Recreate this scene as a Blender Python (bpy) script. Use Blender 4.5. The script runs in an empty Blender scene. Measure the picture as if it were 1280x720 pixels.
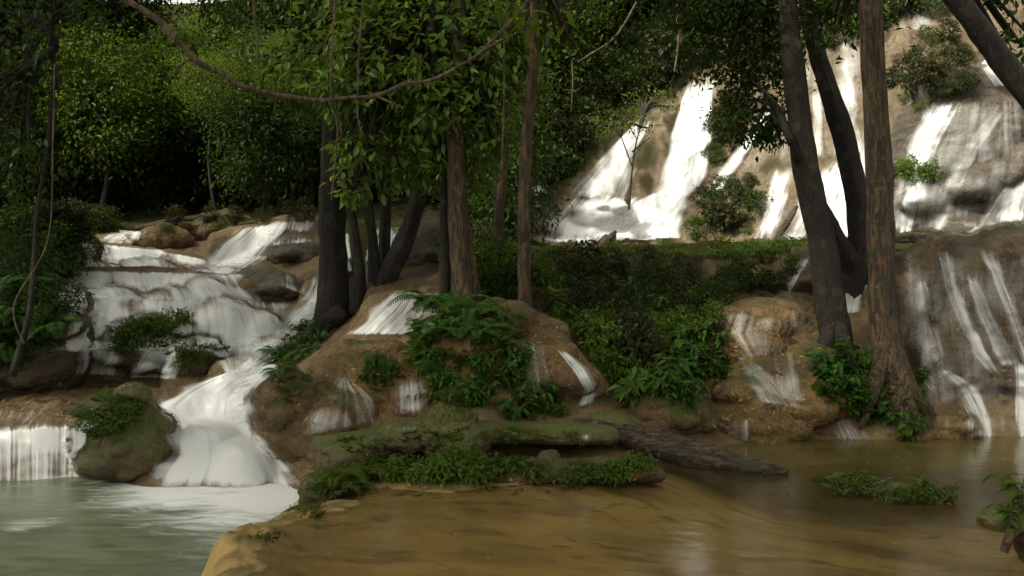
import bpy, bmesh, math, random
import numpy as np
from mathutils import Vector, Matrix
from mathutils.bvhtree import BVHTree

sc = bpy.context.scene
COL = sc.collection
FPX, CAMZ = 1100.0, 1.7

# ------------------------------------------------------------------ camera, sky, sun, exposure
cam = bpy.data.cameras.new("camera"); cam.lens = FPX / 1280 * 36; cam.sensor_width = 36
cam.clip_start = 0.05; cam.clip_end = 600
camo = bpy.data.objects.new("camera", cam); COL.objects.link(camo)
camo.location = (0, 0, CAMZ); camo.rotation_euler = (math.radians(90), 0, 0)
sc.camera = camo

SUN = Vector((-0.56, -0.30, 0.77)).normalized()      # direction towards the sun
ELEV = math.asin(SUN.z); AZ = math.atan2(SUN.x, SUN.y)
world = bpy.data.worlds.new("World"); sc.world = world; world.use_nodes = True
wn = world.node_tree.nodes; wl = world.node_tree.links; wn.clear()
sky = wn.new("ShaderNodeTexSky"); sky.sky_type = 'NISHITA'; sky.sun_disc = False
sky.sun_elevation = ELEV; sky.sun_rotation = AZ
sky.air_density = 1.0; sky.dust_density = 5.0; sky.ozone_density = 1.0
hs = wn.new("ShaderNodeHueSaturation"); hs.inputs["Saturation"].default_value = 0.15
bg = wn.new("ShaderNodeBackground"); bg.inputs["Strength"].default_value = 0.15
wo = wn.new("ShaderNodeOutputWorld")
wl.new(sky.outputs[0], hs.inputs["Color"]); tint = wn.new('ShaderNodeMix'); tint.data_type = 'RGBA'; tint.blend_type = 'MULTIPLY'; tint.inputs[0].default_value = 1.0; tint.inputs[7].default_value = (1.0, 0.97, 0.85, 1)
wl.new(hs.outputs[0], tint.inputs[6]); wl.new(tint.outputs[2], bg.inputs[0]); wl.new(bg.outputs[0], wo.inputs[0])
sun = bpy.data.lights.new("sun", 'SUN'); sun.energy = 2.6; sun.angle = math.radians(3.0); sun.color = (1.0, 0.93, 0.80)
suno = bpy.data.objects.new("sun", sun); COL.objects.link(suno)
suno.rotation_euler = SUN.to_track_quat('Z', 'Y').to_euler()
vs = sc.view_settings
sc.display_settings.display_device = 'sRGB'
vs.view_transform = 'Standard'; vs.look = 'None'; vs.gamma = 1.0; vs.exposure = 1.15; vs.use_curve_mapping = False
cy = sc.cycles
cy.use_denoising = True
cy.max_bounces = 6; cy.diffuse_bounces = 3; cy.glossy_bounces = 3; cy.transmission_bounces = 4; cy.transparent_max_bounces = 16
cy.caustics_reflective = False; cy.caustics_refractive = False
cy.sample_clamp_indirect = 6.0

# ------------------------------------------------------------------ numpy noise
_rs = np.random.RandomState(7)
_perm = np.tile(_rs.permutation(256), 3)
_g = _rs.normal(size=(256, 3)); _g /= np.linalg.norm(_g, axis=1)[:, None]
def pn(p):
    p = np.asarray(p, float); i = np.floor(p).astype(int); f = p - i; i &= 255
    u = f * f * f * (f * (f * 6 - 15) + 10); out = 0
    for dx in (0, 1):
        for dy in (0, 1):
            for dz in (0, 1):
                h = _perm[_perm[_perm[(i[:, 0] + dx) & 255] + ((i[:, 1] + dy) & 255)] + ((i[:, 2] + dz) & 255)]
                d = (_g[h] * (f - (dx, dy, dz))).sum(1)
                w = (u[:, 0] if dx else 1 - u[:, 0]) * (u[:, 1] if dy else 1 - u[:, 1]) * (u[:, 2] if dz else 1 - u[:, 2])
                out = out + w * d
    return out * 1.6
def fbm(p, o=4, gain=0.5, ridge=False):
    a, s, t = 1.0, 0, 0; p = np.asarray(p, float)
    for k in range(o):
        n = pn(p * 2 ** k + 17.3 * k)
        if ridge: n = 1 - 2 * np.abs(n)
        s = s + a * n; t += a; a *= gain
    return s / t
def smax(a, b, k=0.12):
    h = np.clip(0.5 + 0.5 * (a - b) / k, 0, 1)
    return b + (a - b) * h + k * h * (1 - h)
def sstep(a, b, x):
    t = np.clip((x - a) / (b - a), 0, 1); return t * t * (3 - 2 * t)
def P(px, py, d):
    return np.array(((px - 640) * d / FPX, d, CAMZ - (py - 360) * d / FPX))

# ------------------------------------------------------------------ object helpers
def mesh_obj(name, v, f, mat, parent=None, smooth=True):
    me = bpy.data.meshes.new(name)
    v = np.asarray(v, np.float32); f = np.asarray(f, np.int32)
    n, k = f.shape
    me.vertices.add(len(v)); me.vertices.foreach_set("co", v.ravel())
    me.loops.add(n * k); me.loops.foreach_set("vertex_index", f.ravel())
    me.polygons.add(n); me.polygons.foreach_set("loop_start", np.arange(0, n * k, k, dtype=np.int32))
    me.polygons.foreach_set("use_smooth", np.full(n, smooth))
    me.materials.append(mat); me.update(calc_edges=True)
    o = bpy.data.objects.new(name, me); COL.objects.link(o)
    if parent is not None: o.parent = parent
    return o
def tag(o, label=None, cat=None, group=None, kind=None):
    for k, val in (("label", label), ("category", cat), ("group", group), ("kind", kind)):
        if val: o[k] = val
    return o
def thing(name, label, cat, loc=(0, 0, 0), group=None):
    o = bpy.data.objects.new(name, None); COL.objects.link(o); o.location = Vector(loc)
    o.empty_display_size = 0.2
    return tag(o, label, cat, group)
def dup(root, loc, rz=0, s=1.0, label=None, group=None, tilt=(0, 0)):
    r = root.copy(); COL.objects.link(r); r.location = Vector(loc); r.rotation_euler = (tilt[0], tilt[1], rz)
    r.scale = (s, s, s) if np.isscalar(s) else s
    if label: r['label'] = label
    if group: r['group'] = group
    for ch in list(root.children):
        c = ch.copy(); COL.objects.link(c); c.parent = r
        for g in list(ch.children):
            q = g.copy(); COL.objects.link(q); q.parent = c
    return r
def fattr(o, name, arr):
    a = o.data.attributes.new(name, 'FLOAT', 'POINT'); a.data.foreach_set("value", np.asarray(arr, np.float32))
def grid_faces(nu, nv):
    a = np.arange(nu * nv).reshape(nv, nu)
    return np.stack([a[:-1, :-1], a[:-1, 1:], a[1:, 1:], a[1:, :-1]], -1).reshape(-1, 4)

# ------------------------------------------------------------------ materials
def newmat(name):
    m = bpy.data.materials.new(name); m.use_nodes = True
    m.node_tree.nodes.clear(); return m, m.node_tree.nodes, m.node_tree.links
class NB:                                              # tiny node builder
    def __init__(s, name): s.m, s.n, s.l = newmat(name)
    def __call__(s, t, ins=None, **kw):
        nd = s.n.new(t)
        for k, v in kw.items(): setattr(nd, k, v)
        for k, v in (ins or {}).items():
            if hasattr(v, "is_output") or isinstance(v, bpy.types.NodeSocket): s.l.new(v, nd.inputs[k])
            else: nd.inputs[k].default_value = v
        return nd
    def math(s, op, a, b=0.0, clamp=False):
        return s("ShaderNodeMath", {0: a, 1: b}, operation=op, use_clamp=clamp).outputs[0]
    def ramp(s, x, lo, hi):
        return s("ShaderNodeMapRange", {0: x, 1: lo, 2: hi, 3: 0.0, 4: 1.0}, interpolation_type='SMOOTHSTEP').outputs[0]
    def mix(s, f, a, b):
        nd = s("ShaderNodeMix", data_type='RGBA')
        for i, v in ((0, f), (6, a), (7, b)):
            if isinstance(v, bpy.types.NodeSocket): s.l.new(v, nd.inputs[i])
            else: nd.inputs[i].default_value = v if i == 0 else (*v, 1)
        return nd.outputs[2]
    def noise(s, vec, scale, detail=5, rough=0.55, dist=0.0):
        return s("ShaderNodeTexNoise", {"Vector": vec, "Scale": scale, "Detail": detail, "Roughness": rough, "Distortion": dist}).outputs[0]
    def out(s, sh): s("ShaderNodeOutputMaterial", {0: sh}); return s.m

MOSS = (0.060, 0.078, 0.010)
def rock_mat(name, c1, c2, c3, moss=0.5, rough=0.55, bump=0.5, scale=1.0, moss_col=MOSS):
    b = NB(name)
    geo = b("ShaderNodeNewGeometry"); pos = geo.outputs["Position"]
    n1 = b.noise(pos, 1.6 * scale, 6, 0.6); n2 = b.noise(pos, 7.0 * scale, 6, 0.65); n3 = b.noise(pos, 38 * scale, 4, 0.7)
    col = b.mix(b.ramp(n1, 0.35, 0.65), c1, c2)
    col = b.mix(b.ramp(n2, 0.45, 0.72), col, c3)
    vm = b("ShaderNodeVectorMath", {0: pos, 1: (5.0, 5.0, 0.7)}, operation='MULTIPLY').outputs[0]
    st = b.noise(vm, 1.6 * scale, 4, 0.6)
    col = b.mix(b.math('MULTIPLY', b.ramp(st, 0.5, 0.75), 0.55), col, tuple(x * 0.38 for x in c1))
    nz = b("ShaderNodeSeparateXYZ", {0: geo.outputs["Normal"]}).outputs[2]
    mz = b.math('ADD', b.math('MULTIPLY', nz, 0.35), b.math('MULTIPLY', b.noise(pos, 3.1 * scale, 5, 0.6), 1.0))
    mm = b.ramp(mz, 1.05 - moss * 0.65, 1.17 - moss * 0.65)
    if moss > 0: col = b.mix(b.math('MULTIPLY', mm, 0.9), col, moss_col)
    col = b.mix(b.math('MULTIPLY', b.ramp(n3, 0.42, 0.68), 0.65), col, tuple(x * 0.4 for x in c1))
    col = b.mix(b.math('MULTIPLY', b.ramp(b.noise(pos, 22 * scale, 3, 0.5), 0.66, 0.74), 0.5), col, tuple(min(.45, x * 1.7) for x in c2))
    col = b.mix(b.math('MULTIPLY', b.ramp(b.noise(pos, 0.9 * scale, 3, 0.5), 0.48, 0.62), 0.45), col, (c1[0] * .62, c1[1] * .72, c1[2] * .8))
    pz = b("ShaderNodeSeparateXYZ", {0: pos}).outputs[2]
    rip = b.math('SINE', b.math('ADD', b.math('MULTIPLY', pz, 38.0 * scale), b.math('MULTIPLY', n2, 16.0)))
    h = b.math('ADD', b.math('ADD', n2, b.math('MULTIPLY', rip, 0.07)), b.math('MULTIPLY', n3, 0.45))
    bm = b("ShaderNodeBump", {"Strength": bump, "Distance": 0.10 / scale, "Height": h}).outputs[0]
    rr = b.math('ADD', b.math('MULTIPLY', n2, 0.5), rough - 0.25)
    p = b("ShaderNodeBsdfPrincipled", {"Base Color": col, "Roughness": rr, "Normal": bm, "Specular IOR Level": 0.4}).outputs[0]
    return b.out(p)

def leaf_mat(name, c1, c2, c3=None, trans=0.4, rough=0.55):
    b = NB(name)
    geo = b("ShaderNodeNewGeometry"); r = geo.outputs["Random Per Island"]
    oi = b("ShaderNodeObjectInfo").outputs["Random"]
    n = b.noise(geo.outputs["Position"], 0.9, 3)
    col = b.mix(b.ramp(b.math('ADD', b.math('MULTIPLY', r, 0.6), b.math('MULTIPLY', n, 0.6)), 0.2, 0.95), c1, c2)
    if c3: col = b.mix(b.ramp(r, 0.93, 0.97), col, c3)
    col = b.mix(b.math('MULTIPLY', oi, 0.25), col, tuple(x * 0.5 for x in c1))
    p = b("ShaderNodeBsdfPrincipled", {"Base Color": col, "Roughness": rough, "Specular IOR Level": 0.18}).outputs[0]
    tc = b.mix(0.5, col, tuple(min(1, x * 1.6) for x in (c2[0] * 1.25, c2[1], c2[2] * 0.5)))
    t = b("ShaderNodeBsdfTranslucent", {"Color": tc}).outputs[0]
    return b.out(b("ShaderNodeMixShader", {0: trans, 1: p, 2: t}).outputs[0])

def bark_mat(name, c1, c2, moss=0.3, st=(9, 9, 1.6)):
    b = NB(name)
    geo = b("ShaderNodeNewGeometry"); pos = geo.outputs["Position"]
    vm = b("ShaderNodeVectorMath", {0: pos, 1: st}, operation='MULTIPLY').outputs[0]
    n1 = b.noise(vm, 2.6, 6, 0.7, 0.6); n2 = b.noise(pos, 4, 5, 0.6); n3 = b.noise(pos, 40, 3, 0.6)
    col = b.mix(b.ramp(n1, 0.42, 0.62), tuple(x * 0.7 for x in c1), tuple(x * 1.15 for x in c2))
    col = b.mix(b.math('MULTIPLY', b.ramp(b.noise(pos, 11, 4, 0.6), 0.60, 0.68), 0.45), col, (c2[0] * 1.6 + .015, c2[1] * 1.8 + .015, c2[2] * 1.9 + .01))
    col = b.mix(b.math('MULTIPLY', b.ramp(n2, 0.62 - moss * 0.25, 0.72 - moss * 0.25), 0.7), col, (0.035, 0.045, 0.012))
    col = b.mix(b.math('MULTIPLY', b.ramp(n3, 0.62, 0.75), 0.5), col, (0.13, 0.12, 0.085))
    h = b.math('ADD', n1, b.math('MULTIPLY', n3, 0.25))
    bm = b("ShaderNodeBump", {"Strength": 1.0, "Distance": 0.05, "Height": h}).outputs[0]
    return b.out(b("ShaderNodeBsdfPrincipled", {"Base Color": col, "Roughness": 0.85, "Normal": bm}).outputs[0])

def fall_mat(name, lo=0.0, amp=1.7, col=(0.86, 0.88, 0.86), fx=12.0, fy=0.4, contrast=0.5, maxa=0.97):
    """silky falling water: streaks run along the flow (v), density comes with the mesh"""
    b = NB(name)
    uv = b("ShaderNodeUVMap", uv_map="flow").outputs[0]
    den = b("ShaderNodeAttribute", attribute_name="dens").outputs["Fac"]
    edge = b("ShaderNodeAttribute", attribute_name="edge").outputs["Fac"]
    v1 = b("ShaderNodeVectorMath", {0: uv, 1: (fx, fy, 1)}, operation='MULTIPLY').outputs[0]
    v2 = b("ShaderNodeVectorMath", {0: uv, 1: (fx * 0.28, fy * 0.9, 1)}, operation='MULTIPLY').outputs[0]
    n1 = b.noise(v1, 1.0, 4, 0.6, 0.15); n2 = b.noise(v2, 1.0, 3, 0.5, 0.5)
    s = b.math('ADD', b.math('MULTIPLY', n1, 0.55), b.math('MULTIPLY', n2, 0.45))
    ends = b("ShaderNodeAttribute", attribute_name="ends").outputs["Fac"]
    low = b.noise(uv, 1.1, 3, 0.5, 0.4); sd = b.math('SUBTRACT', s, 0.5)
    dn = b.math('ADD', den, b.math('MULTIPLY', b.math('SUBTRACT', low, 0.5), 0.7))
    x = b.math('ADD', b.math('MULTIPLY', sd, amp), b.math('ADD', b.math('MULTIPLY', b.math('SUBTRACT', dn, 0.5), 0.95), 0.5 + lo))
    a = b.math('MULTIPLY', b.ramp(x, 0.5 - contrast, 0.5 + contrast * 1.15), maxa)
    fe = b.ramp(b.math('ADD', edge, b.math('MULTIPLY', sd, 2.2)), 0.05, 0.95)
    fn = b.ramp(b.math('ADD', ends, b.math('MULTIPLY', sd, 2.6)), 0.05, 0.95)
    a = b.math('MULTIPLY', b.math('MULTIPLY', a, b.math('MULTIPLY', fe, b.ramp(edge, 0.0, 0.3))), b.math('MULTIPLY', fn, b.ramp(ends, 0.0, 0.3)))
    bm = b("ShaderNodeBump", {"Strength": 0.10, "Distance": 0.02, "Height": s}).outputs[0]
    d = b("ShaderNodeBsdfDiffuse", {"Color": (*col, 1), "Normal": bm}).outputs[0]
    t = b("ShaderNodeBsdfTranslucent", {"Color": (*col, 1)}).outputs[0]
    g = b("ShaderNodeBsdfGlossy", {"Color": (1, 1, 1, 1), "Roughness": 0.35, "Normal": bm}).outputs[0]
    dt = b("ShaderNodeMixShader", {0: 0.25, 1: d, 2: t}).outputs[0]
    dg = b("ShaderNodeMixShader", {0: 0.04, 1: dt, 2: g}).outputs[0]
    tr = b("ShaderNodeBsdfTransparent").outputs[0]
    return b.out(b("ShaderNodeMixShader", {0: a, 1: tr, 2: dg}).outputs[0])

def pool_mat(name, body, alpha, foam=False, rough=0.08, bump=0.06, sc_=(1.3, 3.5, 1)):
    b = NB(name)
    geo = b("ShaderNodeNewGeometry"); pos = geo.outputs["Position"]
    vm = b("ShaderNodeVectorMath", {0: pos, 1: sc_}, operation='MULTIPLY').outputs[0]
    n1 = b.noise(vm, 1.0, 5, 0.55, 0.8); n2 = b.noise(vm, 5.0, 3, 0.5, 0.4)
    h = b.math('ADD', n1, b.math('MULTIPLY', n2, 0.3))
    bm = b("ShaderNodeBump", {"Strength": bump, "Distance": 0.2, "Height": h}).outputs[0]
    col = b.mix(b.ramp(n1, 0.35, 0.7), tuple(x * 0.75 for x in body), tuple(x * 1.25 for x in body))
    d = b("ShaderNodeBsdfDiffuse", {"Color": col}).outputs[0]
    t = b("ShaderNodeBsdfTransparent", {"Color": (0.97, 0.95, 0.88, 1)}).outputs[0]
    a = alpha
    if not isinstance(a, float): a = b("ShaderNodeAttribute", attribute_name="deep").outputs["Fac"]
    base = b("ShaderNodeMixShader", {0: a, 1: t, 2: d}).outputs[0]
    g = b("ShaderNodeBsdfGlossy", {"Color": (1, 1, 1, 1), "Roughness": rough, "Normal": bm}).outputs[0]
    fr = b("ShaderNodeFresnel", {"IOR": 1.33, "Normal": bm}).outputs[0]
    sh = b("ShaderNodeMixShader", {0: b.math('MULTIPLY', fr, 0.9), 1: base, 2: g}).outputs[0]
    if foam:
        fo = b("ShaderNodeAttribute", attribute_name="foam").outputs["Fac"]
        nf = b.noise(vm, 1.6, 6, 0.6, 1.2)
        x = b.math('ADD', fo, b.math('MULTIPLY', b.math('SUBTRACT', nf, 0.5), 1.1))
        ff = b.math('MULTIPLY', b.ramp(x, 0.18, 0.95), 0.95)
        fd = b("ShaderNodeBsdfDiffuse", {"Color": (0.85, 0.86, 0.83, 1)}).outputs[0]
        sh = b("ShaderNodeMixShader", {0: ff, 1: sh, 2: fd}).outputs[0]
    return b.out(sh)

M = {}
M['tan'] = rock_mat("travertine", (0.150, 0.090, 0.030), (0.28, 0.178, 0.062), (0.075, 0.046, 0.017), 0.42, bump=1.0)
M['tan_moss'] = rock_mat("mossy_travertine", (0.13, 0.083, 0.035), (0.18, 0.12, 0.05), (0.075, 0.05, 0.022), 0.75, bump=0.9)
M['dark'] = rock_mat("dark_wet_rock", (0.075, 0.055, 0.032), (0.12, 0.085, 0.045), (0.045, 0.033, 0.02), 0.45, rough=0.45)
M['moss'] = rock_mat("moss_rock", (0.10, 0.07, 0.035), (0.15, 0.105, 0.05), (0.06, 0.045, 0.02), 0.88, moss_col=(0.072, 0.092, 0.010))
M['pale'] = rock_mat("pale_cliff_rock", (0.15, 0.11, 0.058), (0.22, 0.165, 0.09), (0.08, 0.058, 0.03), 0.3, scale=0.6, bump=0.7)
M['dome'] = rock_mat("dark_travertine", (0.085, 0.056, 0.026), (0.13, 0.088, 0.042), (0.05, 0.034, 0.017), 0.42, bump=0.9)
M['grey'] = rock_mat("grey_brown_rock", (0.085, 0.066, 0.044), (0.14, 0.11, 0.075), (0.04, 0.03, 0.02), 0.3, scale=0.8, bump=0.9)
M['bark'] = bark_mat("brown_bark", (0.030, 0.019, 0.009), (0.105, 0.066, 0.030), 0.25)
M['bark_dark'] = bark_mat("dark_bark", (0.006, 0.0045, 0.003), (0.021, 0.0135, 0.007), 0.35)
M['wood'] = bark_mat("dead_wood", (0.020, 0.014, 0.008), (0.095, 0.062, 0.032), 0.3, (2.2, 10, 14))
M['twig'] = bark_mat("twig_bark", (0.07, 0.05, 0.03), (0.15, 0.11, 0.07), 0.0)
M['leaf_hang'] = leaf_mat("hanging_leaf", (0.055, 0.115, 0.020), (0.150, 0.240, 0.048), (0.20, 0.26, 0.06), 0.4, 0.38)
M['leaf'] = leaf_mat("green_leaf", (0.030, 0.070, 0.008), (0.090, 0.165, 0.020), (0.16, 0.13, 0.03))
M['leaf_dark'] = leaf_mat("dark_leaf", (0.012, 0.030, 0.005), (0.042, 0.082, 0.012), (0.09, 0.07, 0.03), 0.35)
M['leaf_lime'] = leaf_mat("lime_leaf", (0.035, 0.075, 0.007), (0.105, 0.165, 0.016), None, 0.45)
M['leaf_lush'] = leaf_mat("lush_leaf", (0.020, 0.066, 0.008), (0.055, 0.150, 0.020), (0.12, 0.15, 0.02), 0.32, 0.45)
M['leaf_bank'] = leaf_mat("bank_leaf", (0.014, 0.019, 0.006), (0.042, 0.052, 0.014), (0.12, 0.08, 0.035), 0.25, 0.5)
M['leaf_moss'] = leaf_mat("moss_leaf", (0.04, 0.07, 0.010), (0.09, 0.125, 0.018), None, 0.3, 0.6)
M['leaf_dry'] = leaf_mat("dry_leaf", (0.12, 0.07, 0.03), (0.30, 0.20, 0.09), None, 0.1, 0.6)
M['fall'] = fall_mat("falling_water")
M['thread'] = fall_mat("thread_water", 0.0, fx=16.0, fy=0.35, contrast=0.22, maxa=0.85)
M['fine'] = fall_mat("fine_water", 0.0, fx=30.0, fy=0.6, contrast=0.5, maxa=0.93)
M['far'] = fall_mat("far_water", 0.0, fx=4.5, fy=0.22, contrast=0.42, maxa=0.93)
M['far_veil'] = fall_mat("far_veil_water", 0.0, fx=3.2, fy=0.3, contrast=0.4, maxa=0.55)
M['dome_veil'] = fall_mat("dome_veil_water", 0.0, fx=5.5, fy=0.35, contrast=0.4, maxa=0.5)
M['drip'] = fall_mat("drip_water", -0.12, fx=34.0, fy=0.3, contrast=0.22, maxa=0.55)
M['spill'] = fall_mat("spill_water", 0.1, 1.0, fx=9.0, fy=0.3, contrast=0.5, maxa=0.98)
M['veil'] = fall_mat("veil_water", 0.0, fx=14.0, fy=0.5, contrast=0.42, maxa=0.8)

# ------------------------------------------------------------------ terrain
CP = """
-300 5 -1;-100 8 -1;0 9.5 -1;150 9.3 -1;300 9 -1;350 7 -1;250 5.5 -.9;200 4 -.9;-300 9 -1;-100 3 -.9
420 6 -.12;500 6.5 -.09;640 5 -.12;640 6.5 -.14;800 5 -.18;800 7 -.24;1000 5 -.24;1000 7 -.35;1000 9 -.45;1200 8.5 -.5;1200 6 -.35;1300 5 -.3;1500 8 -.4;640 2 -.4;300 2 -.6;1000 2 -.4
450 7.7 .05;600 7.7 .03;750 7.8 .0;800 8.3 .0;500 8.4 .12;560 8.5 .02;650 8.6 .02;700 8.75 .06;600 9.1 .45;740 8.95 .2;860 9.3 .08;950 9.7 -.05;1060 9.9 -.05;1180 10 -.1;1300 10 -.1
400 10.2 .2;480 10.5 .6;560 9.8 .45;640 9.6 .45;720 9.4 .35
440 11.5 1.05;540 11.5 1.15;620 11.5 1.25;480 12.6 1.55;560 13 1.9;540 14.3 2.5;650 12 1.35;620 14 2.0
700 9.6 .4;760 9.8 .45;760 10.5 .9;820 10 .5;820 11 1.05;760 12 1.5;850 12.5 1.6;900 11.5 1.1;800 14 2.15;900 14.5 2.3;980 14.5 2.2;760 16 2.45;900 16 2.5;1000 16 2.45;700 16 2.3
900 10 .25;960 9.9 .15;1020 10 .1;930 11 .9;1000 11 .9;930 12 1.35;1000 12.2 1.45;1045 11 .95;1050 12.5 1.45;990 13.5 1.9;1130 10.3 .45;1130 11.4 1.0
1200 10.4 .2;1200 11.5 1.1;1200 12.5 1.9;1280 12.5 2.0;1120 12.5 1.7;1200 14 2.3;1300 14 2.3
700 20 2.5;900 20 2.6;1100 18 2.6;1250 17 2.6;600 18 2.6;1400 17 2.7
0 11.5 .12;100 12.5 .3;200 12.3 .3;280 11.6 .3;330 12.2 .6;250 10.8 0;250 10 -.55;330 9.9 -.55;200 13.2 .7;120 13.2 .65;300 13.4 .95;120 14.5 1.2;250 14.5 1.25;340 14.5 1.3;400 14.5 1.45;400 13.2 .95;370 12.6 .7;150 16 1.9;300 16 1.95;400 16 2.2;150 18 2.7;320 18 2.95;420 18 3.0;430 15 1.8
-50 11 .5;0 12 .9;50 13.5 1.7;60 15 2.3;0 14 2.1;-150 12 1.5;-300 10 1.5;-300 14 3;50 17 2.8;-600 8 1.5
0 22 3.5;200 22 3.5;400 22 3.5;550 22 3.6;0 30 6;200 30 5.5;400 30 6;550 28 5.5;0 45 15;230 45 12;400 45 15;600 40 14;800 36 13;1100 32 12.5;1300 31 13;-300 40 15;1600 28 13;800 50 24;1200 50 27;0 60 23;230 60 19.4;500 60 25;1800 20 8;1700 12 3;-500 22 6;-600 30 10;1600 45 24;-400 60 24
"""
CPP = """690 300 24;800 306 24;850 306 24;720 235 25.2;780 170 26.5;850 200 26;870 110 28;890 96 28.6;900 200 26;850 260 24.8;750 255 24.8;640 250 25;640 200 28;820 215 25.6
930 140 26.3;900 240 24.4;960 200 24.6;940 296 23;980 110 26;1020 296 22;1020 200 23;1020 100 25;1010 20 27;1100 296 20.5;1100 180 22.2;1100 60 24.5;1080 0 26;1060 -60 28;1200 60 23;1170 100 22;1250 30 23.5;1200 -20 26;1260 110 21.8;1350 60 22"""
pts = [tuple(map(float, r.split())) for l in CP.strip().split("\n") for r in l.split(";")]
for l in CPP.strip().split("\n"):
    for r in l.split(";"):
        a, b_, d_ = map(float, r.split()); pts.append((a, d_, P(a, b_, d_)[2]))
CPA = np.array(pts)
def _feat(px, d): return np.stack([px / 100.0, 11 * np.log(d)], -1)
_F = _feat(CPA[:, 0], CPA[:, 1])
_A = np.linalg.norm(_F[:, None] - _F[None], axis=2)
_A1 = np.block([[_A - 0.02 * np.eye(len(_F)), np.ones((len(_F), 1))], [np.ones((1, len(_F))), np.zeros((1, 1))]])
_W = np.linalg.solve(_A1, np.append(CPA[:, 2], 0))
def macro(px, d):
    q = _feat(px, d); out = np.empty(len(q))
    for s in range(0, len(q), 20000):
        e = q[s:s + 20000]
        out[s:s + 20000] = np.linalg.norm(e[:, None] - _F[None], axis=2) @ _W[:-1] + _W[-1]
    return out
TERR = [  # lip polyline (px, py, depth), slope of the tread, front linear / quadratic drop
    ([(-250, 543, 10.6), (0, 541, 10.45), (60, 538, 10.4), (110, 538, 10.5), (195, 540, 10.7)], 0.15, 3.0, 10, 0.10),
    ([(103, 405, 13.7), (150, 386, 13.4), (200, 402, 13.2), (250, 386, 13.3), (300, 395, 13.2), (332, 420, 13.0)], 0.22, 0.5, 3.5, 0.30),
    ([(106, 346, 15.2), (180, 340, 15.0), (240, 350, 14.8), (310, 374, 14.5)], 0.15, 1.0, 6, 0.22),
    ([(104, 307, 16.9), (160, 312, 16.6), (230, 321, 16.5), (258, 328, 16.3)], 0.18, 1.5, 8, 0.15),
    ([(262, 300, 16.7), (300, 287, 17.0), (350, 278, 17.2), (398, 276, 17.3)], 0.15, 1.2, 4, 0.2),
    ([(382, 346, 15.4), (410, 345, 15.2), (438, 338, 15.3)], 0.2, 0.6, 3.0, 0.12),
    ([(335, 398, 14.0), (370, 392, 14.0), (425, 390, 14.0)], 0.2, 0.6, 3.5, 0.15),
    ([(292, 452, 12.2), (325, 440, 12.5), (372, 430, 12.7)], 0.2, 0.6, 3.0, 0.15),
    ([(460, 372, 12.3), (500, 366, 12.5), (548, 368, 12.5)], 0.25, 0.5, 2.0, 0.1),
    ([(205, 505, 11.1), (250, 498, 11.2), (300, 500, 11.3)], 0.2, 0.4, 1.6, 0.12),
]
DOMES = [(145, 412, 14.0, .60, .7, .62), (215, 405, 13.8, .52, .6, .52), (262, 388, 14.2, .45, .5, .48), (285, 428, 13.4, .62, .7, .68), (328, 430, 13.4, .38, .5, .5), (118, 450, 13.2, .34, .4, .62), (165, 448, 13.1, .4, .4, .45),
 (130, 352, 15.4, .5, .5, .32), (190, 352, 15.2, .55, .5, .35), (245, 360, 15.1, .5, .5, .35), (300, 372, 14.8, .4, .5, .28),
 (405, 378, 14.9, .42, .5, .45), (385, 412, 14.1, .45, .5, .36), (424, 352, 15.3, .36, .4, .36), (345, 455, 12.6, .36, .45, .34), (300, 470, 12.0, .4, .5, .22),
 (255, 548, 10.6, .5, .6, .16), (310, 565, 10.3, .35, .45, .12), (60, 515, 11.4, .7, .8, .22), (160, 505, 11.6, .6, .6, .18),
 (500, 395, 12.0, .55, .6, .32), (545, 385, 12.3, .4, .5, .3), (930, 350, 14.0, .5, .6, .3), (990, 345, 13.9, .45, .5, .4), (1080, 380, 12.4, .45, .5, .35)]
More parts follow.
